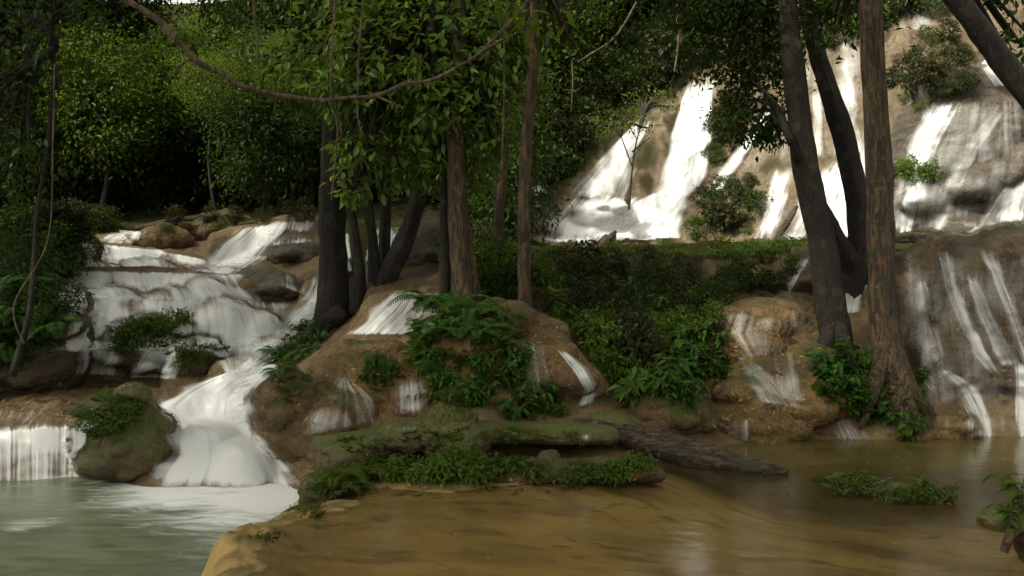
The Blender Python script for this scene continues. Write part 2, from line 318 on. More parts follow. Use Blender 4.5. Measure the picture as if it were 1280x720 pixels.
def height(X, Y):
    px = 640 + FPX * X / Y
    H = macro(px, Y)
    z0 = np.zeros_like(X)
    for lip, sl, a, bq, lob in TERR:
        L = np.array(lip); zl = CAMZ - (L[:, 1] - 360) * L[:, 2] / FPX
        d = np.interp(px, L[:, 0], L[:, 2]) + lob * fbm(np.stack([X * 1.3, z0 + L[0, 2], z0], -1), 3) - lob * 0.7 * np.abs(np.sin(X * 2.1 + L[0, 2]))
        zz = np.interp(px, L[:, 0], zl); s = d - Y
        out = np.maximum(np.maximum(L[0, 0] - px, px - L[-1, 0]), 0) * Y / FPX
        t = zz + np.where(s < 0, -sl * np.maximum(s, -2.0) - 0.5 * np.minimum(s + 2.0, 0) * 0 + np.where(s < -2, (s + 2) * 1.0, 0), -(a * s + bq * s * s)) - 2.5 * out
        H = smax(H, t, 0.10)
    for a_, b2_, d_, rx, ry, rz in DOMES:
        c = P(a_, b2_, d_); rr = ((X - c[0]) / rx) ** 2 + ((Y - c[1]) / ry) ** 2
        t = np.where(rr < 1, c[2] + rz * np.sqrt(np.maximum(1 - rr, 0)), c[2] - 2.5 * rz * (np.sqrt(rr) - 1))
        H = smax(H, t, 0.06)
    near = sstep(9.0, 11.0, Y)
    q = np.stack([X, Y, z0], -1)
    H = H + near * (0.10 * fbm(q * 1.1, 4) + 0.05 * fbm(q * 3.2, 4, ridge=True) + 0.02 * fbm(q * 11, 3, ridge=True))
    far = sstep(19, 23, Y)
    H = H + far * (0.6 * fbm(q * 0.5, 4) + 0.34 * fbm(q * 1.5, 4, ridge=True))
    H = H + (1 - near) * 0.035 * fbm(q * np.array((1.5, 2.5, 1)), 4)
    # the rim between the two pools
    rim = -1.70 + 0.12 * fbm(q * 2.2 + 5, 3) + 0.16 * np.sin(Y * 1.9) + 0.10 * np.sin(Y * 4.7 + 1) + 0.04 * np.sin(Y * 11)
    zone = (Y < 8.3)
    r = X - rim
    top = 0.0 + 0.06 * fbm(q * 2.3, 4) + 0.03 * fbm(q * 8, 3, ridge=True)
    inner = top + (H - top) * sstep(0.05, 1.3, r)
    outer = top - np.clip(-r, 0, 5) ** 2 * 6.0 - np.clip(-r, 0, 5) * 0.4
    H = np.where(zone & (r >= 0) & (r < 3), inner, np.where(zone & (r < 0), np.maximum(outer, np.minimum(H, -0.8)), H))
    return H
pxs = np.concatenate([np.linspace(-900, -60, 60)[:-1], np.linspace(-60, 1340, 520), np.linspace(1340, 2200, 60)[1:]])
ds = np.concatenate([np.geomspace(1.2, 5.0, 30)[:-1], np.linspace(5, 18.5, 330)[:-1], np.linspace(18.5, 30, 150)[:-1], np.geomspace(30, 75, 60)])
PX, DD = np.meshgrid(pxs, ds)
TX = ((PX - 640) * DD / FPX).ravel(); TY = DD.ravel()
TZ = height(TX, TY)
tv = np.stack([TX, TY, TZ], -1); tf = grid_faces(len(pxs), len(ds))

b = NB("terrain_ground")
geo = b("ShaderNodeNewGeometry"); pos = geo.outputs["Position"]
bed = b("ShaderNodeAttribute", attribute_name="bed").outputs["Fac"]; soil = b("ShaderNodeAttribute", attribute_name="soil").outputs["Fac"]
pale = b("ShaderNodeAttribute", attribute_name="pale").outputs["Fac"]
n1 = b.noise(pos, 1.4, 6, 0.6); n2 = b.noise(pos, 7, 6, 0.65); n3 = b.noise(pos, 36, 4, 0.7)
col = b.mix(b.ramp(n1, 0.35, 0.65), (0.105, 0.068, 0.027), (0.20, 0.132, 0.056))
col = b.mix(b.ramp(n2, 0.45, 0.75), col, (0.05, 0.033, 0.014))
colp = b.mix(b.ramp(n1, 0.3, 0.7), (0.085, 0.060, 0.028), (0.150, 0.108, 0.055)); colp = b.mix(b.ramp(n2, 0.45, 0.7), colp, (0.038, 0.027, 0.013))
col = b.mix(pale, col, colp)
cols = b.mix(b.ramp(n2, 0.4, 0.65), (0.022, 0.019, 0.010), (0.020, 0.032, 0.009))
col = b.mix(soil, col, cols)
vb = b("ShaderNodeVectorMath", {0: pos, 1: (0.7, 1.6, 1)}, operation='MULTIPLY').outputs[0]
nb1 = b.noise(vb, 1.1, 4, 0.5, 0.8); nb2 = b.noise(vb, 2.8, 4, 0.5, 1.2)
cb = b.mix(b.ramp(nb1, 0.38, 0.62), (0.43, 0.285, 0.092), (0.29, 0.19, 0.062)); cb = b.mix(b.math('MULTIPLY', b.ramp(nb2, 0.52, 0.7), 0.8), cb, (0.13, 0.085, 0.03))
cb = b.mix(b.math('MULTIPLY', b.ramp(b.noise(pos, 3.3, 5, 0.6), 0.36, 0.60), b.ramp(b("ShaderNodeSeparateXYZ", {0: pos}).outputs[2], -0.03, 0.03)), cb, (0.10, 0.085, 0.026))
col = b.mix(bed, col, cb)
nz = b("ShaderNodeSeparateXYZ", {0: geo.outputs["Normal"]}).outputs[2]
mo = b.ramp(b.math('ADD', b.math('MULTIPLY', nz, 0.3), b.noise(pos, 2.7, 5, 0.6)), 0.86, 1.0)
col = b.mix(b.math('MULTIPLY', b.math('MULTIPLY', mo, 0.85), b.math('SUBTRACT', 1.0, b.math('MAXIMUM', bed, b.math('MULTIPLY', soil, 0.8)))), col, MOSS)
bm = b("ShaderNodeBump", {"Strength": b.math('SUBTRACT', 0.8, b.math('MAXIMUM', b.math('MULTIPLY', soil, 0.55), b.math('MULTIPLY', bed, 0.65))), "Distance": 0.06, "Height": b.math('ADD', n2, b.math('MULTIPLY', n3, 0.35))}).outputs[0]
col = b.mix(b.math('MULTIPLY', b.ramp(n3, 0.42, 0.66), b.math('SUBTRACT', 0.55, b.math('MULTIPLY', bed, 0.45))), col, (0.035, 0.024, 0.011))
M['terrain'] = b.out(b("ShaderNodeBsdfPrincipled", {"Base Color": col, "Roughness": 0.65, "Normal": bm, "Specular IOR Level": b.math('MULTIPLY', b.math('SUBTRACT', 1.0, soil), 0.4)}).outputs[0])
terrain = mesh_obj("terrain", tv, tf, M['terrain']); tag(terrain, kind="structure")
TPX = PX.ravel()
fattr(terrain, "bed", sstep(8.9, 7.9, TY) * sstep(0.22, 0.02, TZ))
wet_l = sstep(70, 110, TPX) * sstep(440, 400, TPX) * sstep(18.6, 18.0, TY)
nn = fbm(np.stack([TX * .9, TY * .9, TZ * 0], -1), 3)
soil = sstep(12.5, 14.5, TY) * sstep(22.5, 21.5, TY) * (1 - wet_l) + sstep(19.5, 20.5, TY) * (1 - sstep(655, 690, TPX)) + sstep(29, 31, TY)
soil = np.maximum(soil, sstep(100, 60, TPX) * sstep(11.3, 12.2, TY))
soil = np.maximum(soil, sstep(690, 730, TPX) * sstep(905, 870, TPX) * sstep(9.5, 9.9, TY) * sstep(21.5, 20.5, TY))
soil = np.maximum(soil, sstep(0.12, 0.3, nn) * sstep(22, 24, TY) * 0.8)
TPY = 360 - (TZ - CAMZ) * FPX / TY
soil = np.maximum(soil, sstep(23, 23.5, TY) * sstep(-18, 12, 700 + (245 - TPY) * 1.02 - TPX))
soil = np.maximum(soil, sstep(23, 23.5, TY) * sstep(92, 78, TPY) * sstep(985, 960, TPX))
fattr(terrain, "soil", np.clip(soil, 0, 1)); fattr(terrain, "pale", sstep(20, 22, TY))

gs = 400
gm = mesh_obj("ground", [(-gs, -gs, -1.6), (gs, -gs, -1.6), (gs, gs, -1.6), (-gs, gs, -1.6)], [(0, 1, 2, 3)], M['dark']); tag(gm, kind="structure")

# ------------------------------------------------------------------ rocks
_ico = {}
def ico(n):
    if n not in _ico:
        bm_ = bmesh.new(); bmesh.ops.create_icosphere(bm_, subdivisions=n, radius=1)
        v = np.array([x.co[:] for x in bm_.verts]); f = np.array([[q.index for q in p.verts] for p in bm_.faces]); bm_.free()
        _ico[n] = (v / np.linalg.norm(v, axis=1)[:, None], f)
    return _ico[n]
BV, BF, _off = [tv], [np.concatenate([tf[:, :3], tf[:, [0, 2, 3]]])], [len(tv)]
def rock(name, blobs, mat, label=None, cat="boulder", group=None, sub=6, amp=0.14, fr=1.6, rid=0.05, seed=0, kind=None, rib=0.035, knob=True):
    """a lobed rock: star-shaped smooth union of ellipsoids (px, py, depth, rx, ry, rz), roughened by noise"""
    C = np.array([P(*x[:3]) for x in blobs]); R = np.array([x[3:6] for x in blobs])
    c = (C * R.prod(1)[:, None]).sum(0) / R.prod(1).sum() if len(blobs) > 1 else C[0]
    if knob:
        rk = np.random.RandomState(seed + 100); eC, eR = [], []
        for cc, rr in zip(C, R):
            for _ in range(9 if rr.mean() > .45 else 5):
                dv = rk.normal(size=3); dv[1] -= .4; dv /= np.linalg.norm(dv); sz = rk.uniform(.2, .42) * rr.mean()
                eC.append(cc + dv * rr * .93); eR.append(sz * np.array((1.25, 1.1, rk.uniform(.6, 1.0))))
        C = np.vstack([C, eC]); R = np.vstack([R, eR])
    D, F = ico(sub)
    r = np.full(len(D), 0.02)
    for cc, rr in zip(C, R):
        o = (c - cc) / rr; q = D / rr
        A = (q * q).sum(1); B_ = q @ o; Cc = o @ o - 1
        disc = B_ * B_ - A * Cc
        t = np.where(disc > 0, (-B_ + np.sqrt(np.maximum(disc, 0))) / A, 0.02)
        r = smax(r, t, 0.10 * R.mean())
    v = c + D * r[:, None]
    s = float(R.mean())
    q = v * fr / max(s, 0.3) + seed * 3.7
    disp = amp * s * fbm(q, 4) + rid * s * fbm(q * 2.7, 4, ridge=True)
    rb = fbm(np.stack([v[:, 0] * 5, v[:, 1] * 5, v[:, 2] * 1.1], -1) + seed, 3, ridge=True)
    disp = disp + 0.045 * fbm(v * 2.6 + seed, 4) * min(s, 1) * 1.5 + 0.048 * fbm(v * 6 + seed, 4, ridge=True) * min(1, s * 1.5) + rib * rb * min(s, 1.0) * np.clip(1.2 - np.abs(D[:, 2]), 0, 1) + 0.012 * fbm(v * 14, 3, ridge=True)
    v = v + D * disp[:, None]
    o = mesh_obj(name, v - c, F, M[mat]); o.location = c
    tag(o, label, cat, group, kind)
    BV.append(v); BF.append(F + _off[0]); _off[0] += len(v)
    return o

rock("travertine_mound", [(470, 492, 10.7, .9, .8, .62), (375, 535, 10.25, .5, .5, .38), (425, 525, 10.2, .62, .72, .40), (520, 505, 10.3, .5, .6, .6)], 'tan',
     "tan lobed travertine mound with dripping overhang right of the white spill", "rock mound", seed=1)
rock("travertine_mound", [(590, 478, 10.4, .85, .8, .7), (680, 488, 10.2, .55, .55, .66), (728, 500, 10.2, .33, .4, .45), (620, 425, 11.1, .9, .8, .45), (560, 512, 9.9, .5, .5, .45)], 'tan',
     "brown rock mound buried under ferns and broad leaved plants at centre", "rock mound", seed=2)
rock("travertine_mound", [(930, 442, 11.2, .6, .6, .5), (960, 500, 10.6, .85, .7, .5), (935, 530, 10.15, .6, .5, .32), (1010, 482, 10.8, .5, .5, .52), (955, 405, 11.9, .65, .6, .35)], 'tan',
     "tan wet rock mound with thin streams left of the twin trunks", "rock mound", seed=3)
rock("rock_dome", [(1180, 440, 11.8, .75, 1.2, 1.52), (1250, 440, 11.7, 1.0, 1.3, 1.58), (1340, 440, 11.6, 1.0, 1.3, 1.62), (1150, 485, 11.2, .45, .7, .95)], 'dome', knob=False, label=
     "large smooth brown rock dome with thin streams at the right edge", cat="rock dome", seed=4, rid=0.05, amp=.13)
rock("cliff_boulder", [(1200, 205, 19.5, 1.5, 1.5, 1.8), (1262, 185, 20, 1.6, 1.6, 2.1), (1290, 262, 18.5, 1.2, 1.2, 1.3), (1160, 262, 19, .8, 1, 1.35), (1220, 275, 18.6, 1.3, 1, 1.2)], 'grey',
     "huge rough grey boulder with water fanning over it, upper right", "boulder", seed=5, amp=0.14, rid=0.1)
rock("boulder", [(350, 497, 9.9, .34, .35, .37)], 'tan_moss', "rounded tan boulder with a green moss patch beside the white spill", seed=6, sub=5)
rock("boulder", [(150, 545, 10.0, .5, .45, .50), (172, 560, 9.9, .35, .35, .35)], 'moss', "moss topped boulder standing in the green pool between two falls", seed=7)
rock("boulder", [(325, 368, 15.2, .85, .6, .42)], 'dark', "dark bare boulder splitting the upper left cascade", seed=8)
rock("boulder", [(372, 318, 16.5, .55, .5, .35)], 'dark', "dark boulder under the topmost left curtain", seed=9, sub=5)
rock("boulder", [(205, 300, 17.3, .55, .4, .28)], 'tan', "small tan boulder at the top of the left cascade", seed=10, sub=5)
rock("boulder", [(185, 432, 12.6, .58, .5, .36)], 'moss', "dark plant covered boulder in front of the left cascade", seed=11)
rock("boulder", [(248, 449, 12.3, .40, .4, .31)], 'moss', "smaller moss covered boulder just right of the planted boulder", seed=12)
rock("boulder", [(45, 430, 12.1, .7, .7, .85), (-20, 440, 11.9, .7, .7, .8)], 'dark', "dark wet rock bank left of the left cascade", seed=13)
rock("boulder", [(50, 325, 15.3, .95, .8, .55)], 'dark', "dark shaded rock above the left bank", seed=14)
rock("boulder", [(280, 285, 18.2, .7, .5, .35), (230, 290, 18, .5, .4, .25)], 'tan_moss', "leaf strewn tan rock ledge behind the top left falls", seed=15, sub=5)
rock("rock_ledge", [(590, 541, 8.6, .85, .42, .085), (500, 548, 8.5, .5, .35, .10), (690, 543, 8.7, .55, .38, .08), (442, 568, 8.4, .30, .32, .2), (540, 538, 8.7, .5, .4, .1)], 'moss', "long mossy rock ledge with dark hollow behind the shoreline plants", "rock ledge", seed=16, amp=.3, rid=.3, fr=2.6)
rock("rock_ledge", [(640, 594, 7.85, .7, .17, .08), (540, 596, 7.85, .5, .17, .08), (760, 592, 7.9, .45, .18, .1), (700, 588, 7.95, .5, .17, .09)], 'tan_moss', "low layered mossy ledge at the edge of the orange pool", "rock ledge", seed=17, amp=.3, rid=.3, fr=2.6)
rock("boulder", [(835, 515, 9.7, .42, .35, .34)], 'tan_moss', "greenish brown boulder behind the fallen log", seed=18, sub=5)
rock("boulder", [(540, 330, 14.2, .6, .6, .75)], 'grey', "tall greyish tan rock behind the centre tree trunks", seed=19, sub=5)
rock("boulder", [(760, 540, 9.0, .3, .25, .2)], 'moss', "low mossy stone under the root end of the log", seed=20, sub=5)
rock("boulder", [(1190, 540, 10.1, .3, .25, .2), (1140, 545, 10.0, .25, .2, .12)], 'tan', "brown stone at the waterline below the right dome", seed=21, sub=5)
rock("islet", [(1065, 604, 7.35, .26, .15, .07), (1100, 612, 7.2, .2, .12, .05)], 'moss', "low mossy islet rising from the orange pool", "islet", seed=22, sub=5, amp=.3)
rock("islet", [(1125, 618, 7.05, .12, .1, .085), (1165, 618, 7.05, .18, .12, .06)], 'moss', "dark stone islet with seedlings, right of the mossy islet", "islet", seed=23, sub=5, amp=.25)
rock("boulder", [(1245, 650, 6.4, .1, .1, .07)], 'moss', "tiny mossy stone by the right pool edge", seed=24, sub=5)
rock("boulder", [(1335, 672, 5.9, .3, .3, .30)], 'dark', "dark root bound bank at the right frame edge", "rock bank", seed=25, sub=5, amp=.3)
rock("boulder", [(750, 275, 24.3, .9, .7, .5)], 'tan', "brown wet rock at the foot of the bright falls", seed=26, sub=5)
rock("boulder", [(408, 625, 7.35, .22, .25, .14), (380, 650, 6.8, .2, .3, .1)], 'tan_moss', "rounded algae green rim stone between the two pools", seed=27, sub=5)
rock("boulder", [(1040, 345, 12.9, .6, .5, .35)], 'dark', "dark rock behind the twin right trunks", seed=28, sub=5)
bvh = BVHTree.FromPolygons(np.concatenate(BV).tolist(), np.concatenate(BF).tolist())
CAMV = Vector((0, 0, CAMZ))
def hit(px, py):
    d = Vector(((px - 640) / FPX, 1, -(py - 360) / FPX)).normalized()
    l, n, i, t = bvh.ray_cast(CAMV, d)
    return (l, n) if l is not None else (Vector(P(px, py, 30)), Vector((0, 0, 1)))
def drop(x, y):
    l, n, i, t = bvh.ray_cast(Vector((x, y, 60)), Vector((0, 0, -1)))
    return l.z if l is not None else 0.0

# ------------------------------------------------------------------ pools
def pool(name, x0, x1, y0, y1, z, mat, step=0.08):
    xs = np.arange(x0, x1, step); ys = np.arange(y0, y1, step)
    X, Y = np.meshgrid(xs, ys); v = np.stack([X.ravel(), Y.ravel(), np.full(X.size, z)], -1)
    o = mesh_obj(name, v, grid_faces(len(xs), len(ys)), mat); tag(o, kind="structure"); return o, v
M['pool_green'] = pool_mat("green_pool_water", (0.160, 0.190, 0.112), 0.93, True, 0.25, 0.06)
M['pool_clear'] = pool_mat("clear_pool_water", (0.105, 0.085, 0.026), None, False, 0.16, 0.05, (0.8, 2.0, 1))
po, v = pool("pool_water", -12, -1.55, 1.0, 10.9, -0.45, M['pool_green'])
base = [(P(175, 600, 9.85), .25, .8), (P(250, 603, 9.8), .75, 1.1), (P(320, 606, 9.75), .75, 1.0), (P(385, 612, 9.5), .5, .8), (P(330, 640, 8.6), .6, .65), (P(395, 605, 9.6), .5, .5), (P(300, 645, 8.3), .7, .6), (P(230, 622, 9.1), .7, .75), (P(335, 625, 9.0), .7, 1.0), (P(385, 628, 8.8), .5, .8), (P(350, 665, 7.9), .45, .55)]
fo = np.zeros(len(v))
for c, r, a in base:
    fo = np.maximum(fo, 1.25 * a * np.exp(-(((v[:, 0] - c[0]) / (r * 1.25)) ** 2 + ((v[:, 1] - c[1]) / (r * 1.0)) ** 2)))
dl = (v[:, 1] - 10.12); fo = np.maximum(fo, 0.75 * np.exp(-(dl / 0.12) ** 2) * (v[:, 0] < P(102, 0, 10.2)[0]))
c = P(35, 655, 8.0); fo = np.maximum(fo, 0.50 * np.exp(-(((v[:, 0] - c[0]) / .35) ** 2 + ((v[:, 1] - c[1]) / .3) ** 2)))
c = P(300, 670, 7.6); fo = np.maximum(fo, 0.42 * np.exp(-(((v[:, 0] - c[0]) / .5) ** 2 + ((v[:, 1] - c[1]) / .9) ** 2)))
fattr(po, "foam", fo)
po2, v = pool("pool_water", -1.72, 9, 1.0, 10.6, 0.0, M['pool_clear'])
dep = height(v[:, 0], v[:, 1])
deep = np.clip(-dep / 0.55, 0, 1) ** 1.4 * 0.45
deep = np.maximum(deep, 0.85 * sstep(7.4, 9.2, v[:, 1] + 0.25 * (v[:, 0] - 2)))
fattr(po2, "deep", np.clip(deep - 0.06, 0.0, 0.92))

# ------------------------------------------------------------------ falling water
def polyl(pl, t):
    pl = np.array(pl, float); s = np.r_[0, np.cumsum(np.linalg.norm(np.diff(pl[:, :2], axis=0), axis=1))]
    s /= s[-1]; return np.stack([np.interp(t, s, pl[:, k]) for k in range(pl.shape[1])], -1)
def fall(name, L, R, dens, label, mat='fall', cat="waterfall", group=None, off=0.03, free=None, jump=None, sub=2.5, top_fade=0.12, bot_fade=0.08, side=0.35, dens2=None, slope=0.55, warp=0.16):
    hpx = max(np.linalg.norm(np.diff(np.array(L, float)[:, :2], axis=0), axis=1).sum(), np.linalg.norm(np.diff(np.array(R, float)[:, :2], axis=0), axis=1).sum())
    nv = int(np.clip(hpx / sub, 10, 90))
    wpx = max(np.linalg.norm(np.array(a[:2], float) - np.array(b_[:2], float)) for a, b_ in zip(polyl(L, np.linspace(0, 1, 9)), polyl(R, np.linspace(0, 1, 9))))
    nu = int(np.clip(wpx / sub, 6, 90))
    t = np.linspace(0, 1, nv); u = np.linspace(0, 1, nu)
    a, c = polyl(L, t), polyl(R, t)
    wsd = abs(L[0][0] * 0.37 + L[0][1]) % 50
    nz1 = lambda k: fbm(np.stack([t * hpx / 45 + wsd + k, t * 0 + k * 7.7, t * 0], -1), 3)[:, None]
    wv = c - a; a, c = a - wv * warp * 1.5, c + wv * warp * 1.5
    lim = warp * 1.5 / (1 + 3 * warp)
    uL = lim * np.clip(0.55 + 1.1 * nz1(0), 0, 1.6); uR = 1 - lim * np.clip(0.55 + 1.1 * nz1(5), 0, 1.6)
    uu = np.clip((u[None] - uL) / (uR - uL), 0, 1)
    g = a[:, None] * (1 - u[None, :, None]) + c[:, None] * u[None, :, None]
    V = np.zeros((nv, nu, 3))
    for j in range(nv):
        for i in range(nu):
            px, py = g[j, i, :2]
            if free is not None: V[j, i] = P(px, py, free if np.isscalar(free) else free[0] + (free[1] - free[0]) * t[j])
            else:
                l, n = hit(px, py); V[j, i] = l
    if free is None:                                   # water rounds off the small dents of the rock
        for _ in range(2):
            W = V.copy()
            W[1:-1, 1:-1] = (V[:-2, 1:-1] + V[2:, 1:-1] + V[1:-1, :-2] + V[1:-1, 2:] + 2 * V[1:-1, 1:-1]) / 6
            W[:, :, 1] = np.minimum(W[:, :, 1], V[:, :, 1]); V = W
        dirv = V - np.array((0, 0, CAMZ)); dirv /= np.linalg.norm(dirv, axis=2)[..., None]
        V = V - dirv * off + np.array((0, 0, off * 0.4))
    cen_d = np.median(V[:, :, 1]); vv = V.reshape(-1, 3); F = grid_faces(nu, nv)
    el = np.max([np.linalg.norm(vv[F[:, k]] - vv[F[:, (k + 1) % 4]], axis=1) for k in range(4)], axis=0)
    F = F[el < (jump or (0.55 if cen_d < 14 else 1.2))]
    lab = np.arange(len(vv))                            # keep the one connected sheet
    for _ in range(400):
        m_ = lab[F].min(1); l2 = lab.copy(); np.minimum.at(l2, F.ravel(), np.repeat(m_, 4))
        if (l2 == lab).all(): break
        lab = l2
    fl = lab[F[:, 0]]; F = F[fl == np.bincount(fl).argmax()]
    keep = np.unique(F); rm = np.zeros(len(vv), int); rm[keep] = np.arange(len(keep)); F = rm[F]; vv = vv[keep]
    cen = vv.mean(0)
    o = mesh_obj(name, vv - cen, F, M[mat]); o.location = cen
    tag(o, label, cat, group)
    wid = np.linalg.norm(V[:, -1] - V[:, 0], axis=1).mean()
    ln = np.r_[0, np.cumsum(np.linalg.norm(np.diff(V.mean(1), axis=0), axis=1))]
    U = np.broadcast_to(u[None] * wid, (nv, nu)).ravel()[keep] + cen[0] * 1.7 + cen[1]; W = np.broadcast_to(ln[:, None], (nv, nu)).ravel()[keep]
    uvl = o.data.uv_layers.new(name="flow")
    li = np.empty(len(o.data.loops), np.int32); o.data.loops.foreach_get("vertex_index", li)
    uvl.data.foreach_set("uv", np.stack([U[li], W[li]], -1).astype(np.float32).ravel())
    dd = np.broadcast_to(np.linspace(dens, dens if dens2 is None else dens2, nv)[:, None], (nv, nu))
    tg = np.gradient(V, axis=0); sl = -tg[..., 2] / np.maximum(np.linalg.norm(tg, axis=2), 1e-6)
    sl = (sl + np.roll(sl, 1, 0) + np.roll(sl, -1, 0)) / 3
    fattr(o, "dens", np.clip(dd + slope * (sl - 0.62), 0, 1.2).ravel()[keep])
    fattr(o, "edge", np.minimum(sstep(0, side, uu), sstep(1, 1 - side, uu)).ravel()[keep])
    fattr(o, "ends", np.broadcast_to(np.minimum(np.clip(t / top_fade, 0, 1), np.clip((1 - t) / bot_fade, 0, 1))[:, None], (nv, nu)).ravel()[keep])
    return o

fall("waterfall", [(330, 436), (292, 462), (236, 484), (196, 505), (224, 535), (220, 570), (186, 614)], [(366, 430), (345, 462), (320, 482), (308, 505), (320, 545), (348, 580), (380, 616)], 1.25,
     "broad overexposed white spill pouring into the green pool", mat='spill', sub=2.5, side=0.2)
fall("waterfall", [(-30, 536), (-30, 606)], [(101, 526), (100, 606)], 0.62, "threaded curtain fall dropping off the lower left ledge", mat='thread', side=0.04, off=.05, sub=2)
fall("water_film", [(-20, 495), (-30, 538)], [(170, 492), (100, 530)], 0.15, "thin water film sliding over the lower left terrace", mat='veil', cat="water film")
fall("waterfall", [(108, 338), (106, 374)], [(296, 342), (322, 382)], 0.8, "third step of the left cascade, low translucent curtain", side=.12, sub=2, slope=0.95)
fall("waterfall", [(104, 366), (98, 400), (97, 442)], [(330, 376), (340, 408), (334, 442)], 0.74, "wide domed middle step of the left cascade", side=.12, sub=2, slope=0.95)
fall("waterfall", [(99, 425), (96, 470)], [(160, 425), (148, 472)], 0.85, "white corner fall at the left foot of the cascade", side=.4, sub=2)
fall("waterfall", [(180, 436), (150, 474)], [(228, 440), (222, 476)], 0.7, "small skirt of water between the two planted boulders", side=.4, sub=2)
fall("waterfall", [(240, 420), (262, 445), (280, 470)], [(340, 420), (340, 440), (310, 468)], 0.8, "water sliding behind the smaller planted boulder", side=.4, sub=2)
fall("waterfall", [(104, 303), (112, 336)], [(200, 312), (200, 334)], 0.85, "short white curtain on the upper left step", side=.12, sub=2)
fall("waterfall", [(192, 312), (192, 336)], [(262, 326), (258, 336)], 0.7, "narrow broken curtain right of the short upper curtain", side=.3, sub=2)
fall("waterfall", [(304, 284), (275, 305), (252, 334)], [(365, 276), (350, 296), (318, 332)], 0.95, "sloping white fan at the top of the left cascade", side=.3, sub=2)
fall("waterfall", [(335, 277), (325, 310)], [(396, 274), (388, 304)], 0.42, "row of thin water threads at the top left lip", mat='thread', side=.08, sub=2)
fall("waterfall", [(255, 326), (240, 340)], [(345, 318), (300, 346)], 0.9, "flat white run out beneath the sloping fan", side=.4, sub=2)
fall("water_film", [(130, 291), (104, 304)], [(178, 289), (170, 306)], 0.7, "bright flat water at the head of the left cascade", cat="water film", sub=2)
fall("waterfall", [(392, 345), (380, 372), (350, 400), (325, 440)], [(440, 336), (434, 365), (418, 395), (372, 434)], 1.0, "bright chute curving past the dark boulder", side=.4, sub=2)
fall("waterfall", [(352, 334), (354, 360)], [(388, 340), (384, 372)], 0.4, "dark glassy trickle on the right shoulder of the dark boulder", mat='thread', sub=2)
fall("waterfall", [(500, 362), (464, 394), (438, 421)], [(548, 366), (550, 396), (524, 420)], 0.66, "small white fan fall behind the tan mound", side=.12, sub=2, mat='fine')
fall("waterfall", [(418, 295), (426, 342)], [(436, 290), (442, 342)], 0.6, "sliver of white water seen left of the clustered trunks", sub=2)
fall("waterfall", [(462, 285), (455, 345)], [(500, 282), (498, 340)], 0.55, "white water glimpsed between the clustered trunks", sub=2)
fall("water_veil", [(424, 470), (392, 508), (366, 545)], [(434, 470), (466, 498), (486, 545)], 0.22, "thin fanned veil running down the tan mound", mat='veil', cat="water veil", off=.015, dens2=.35)
fall("water_veil", [(498, 470), (494, 540)], [(526, 470), (540, 540)], 0.3, "grey veil on the right flank of the tan mound", mat='veil', cat="water veil", off=.015)
fall("dripping_water", [(318, 548), (318, 604)], [(434, 556), (434, 604)], 0.25, "thin drips falling from the overhang of the tan mound", mat='drip', cat="drips", free=9.62, side=.03, slope=0, top_fade=.2, bot_fade=.3)
fall("waterfall", [(696, 438), (718, 466), (730, 488), (722, 510)], [(706, 438), (736, 462), (750, 486), (746, 510)], 0.85, "little white fall right of the fern clump", side=.45, sub=2, off=.03, mat='fine')
fall("water_veil", [(655, 422), (660, 515)], [(684, 424), (700, 520)], 0.2, "stringy veil down the root like rock beside the little fall", mat='veil', cat="water veil")
fall("waterfall", [(722, 544), (722, 562)], [(738, 544), (740, 562)], 0.35, "tiny white spout under the end of the log", sub=2, mat='fine')
fall("waterfall", [(1000, 322), (985, 345), (968, 374)], [(1016, 324), (1004, 345), (988, 376)], 0.6, "short slanting stream beside the twin trunks", side=.45, sub=2, mat='fine')
fall("water_veil", [(905, 388), (888, 420), (925, 452)], [(1010, 385), (1015, 410), (985, 440)], 0.2, "faint veil over the crown of the right mound", mat='veil', cat="water veil")
fall("waterfall", [(918, 446), (935, 476), (950, 505)], [(934, 446), (975, 480), (1012, 516)], 0.42, "stream braiding down the middle of the right mound", mat='veil', sub=2)
fall("water_veil", [(965, 440), (975, 500)], [(1000, 440), (1010, 505)], 0.25, "grey veil on the shoulder of the right mound", mat='veil', cat="water veil")
fall("waterfall", [(1030, 520), (1042, 552)], [(1072, 522), (1092, 553)], 0.12, "low white lip fall entering the right pool", sub=2, mat='fine')
fall("water_veil", [(915, 525), (910, 552)], [(935, 525), (935, 553)], 0.05, "small trickle at the foot of the right mound", mat='veil', cat="water veil")
fall("waterfall", [(1052, 350), (1046, 395)], [(1092, 340), (1078, 392)], 0.5, "water glimpsed between the two right trunks", mat='veil', sub=2)
fall("water_stream", [(1172, 312), (1184, 370), (1214, 440), (1240, 470)], [(1188, 312), (1198, 365), (1230, 440), (1252, 470)], 0.45, "left thin stream on the brown rock dome", mat='veil', cat="stream", side=.3)
fall("water_stream", [(1222, 308), (1244, 360), (1270, 430), (1282, 460)], [(1238, 308), (1258, 355), (1284, 425), (1294, 460)], 0.45, "right thin stream on the brown rock dome", mat='veil', cat="stream", side=.3)
fall("waterfall", [(1168, 458), (1192, 488), (1208, 520), (1206, 551)], [(1182, 460), (1226, 486), (1240, 515), (1248, 552)], 0.72, "white fan fall at the foot of the brown rock dome", side=.45, sub=2, mat='fine')
fall("waterfall", [(1266, 452), (1268, 552)], [(1292, 452), (1296, 552)], 0.8, "white fall cut by the right frame edge", side=.45, sub=2, mat='fine')
fall("water_stream", [(1140, 345), (1150, 400), (1160, 455)], [(1156, 345), (1168, 400), (1186, 455)], 0.3, "faint short stream near the left shoulder of the brown rock dome", mat='veil', cat="stream", sub=2)
fall("water_stream", [(1205, 345), (1222, 400), (1250, 460)], [(1222, 345), (1246, 400), (1278, 460)], 0.22, "faint middle stream between the two thin streams on the dome", mat='veil', cat="stream", sub=2)
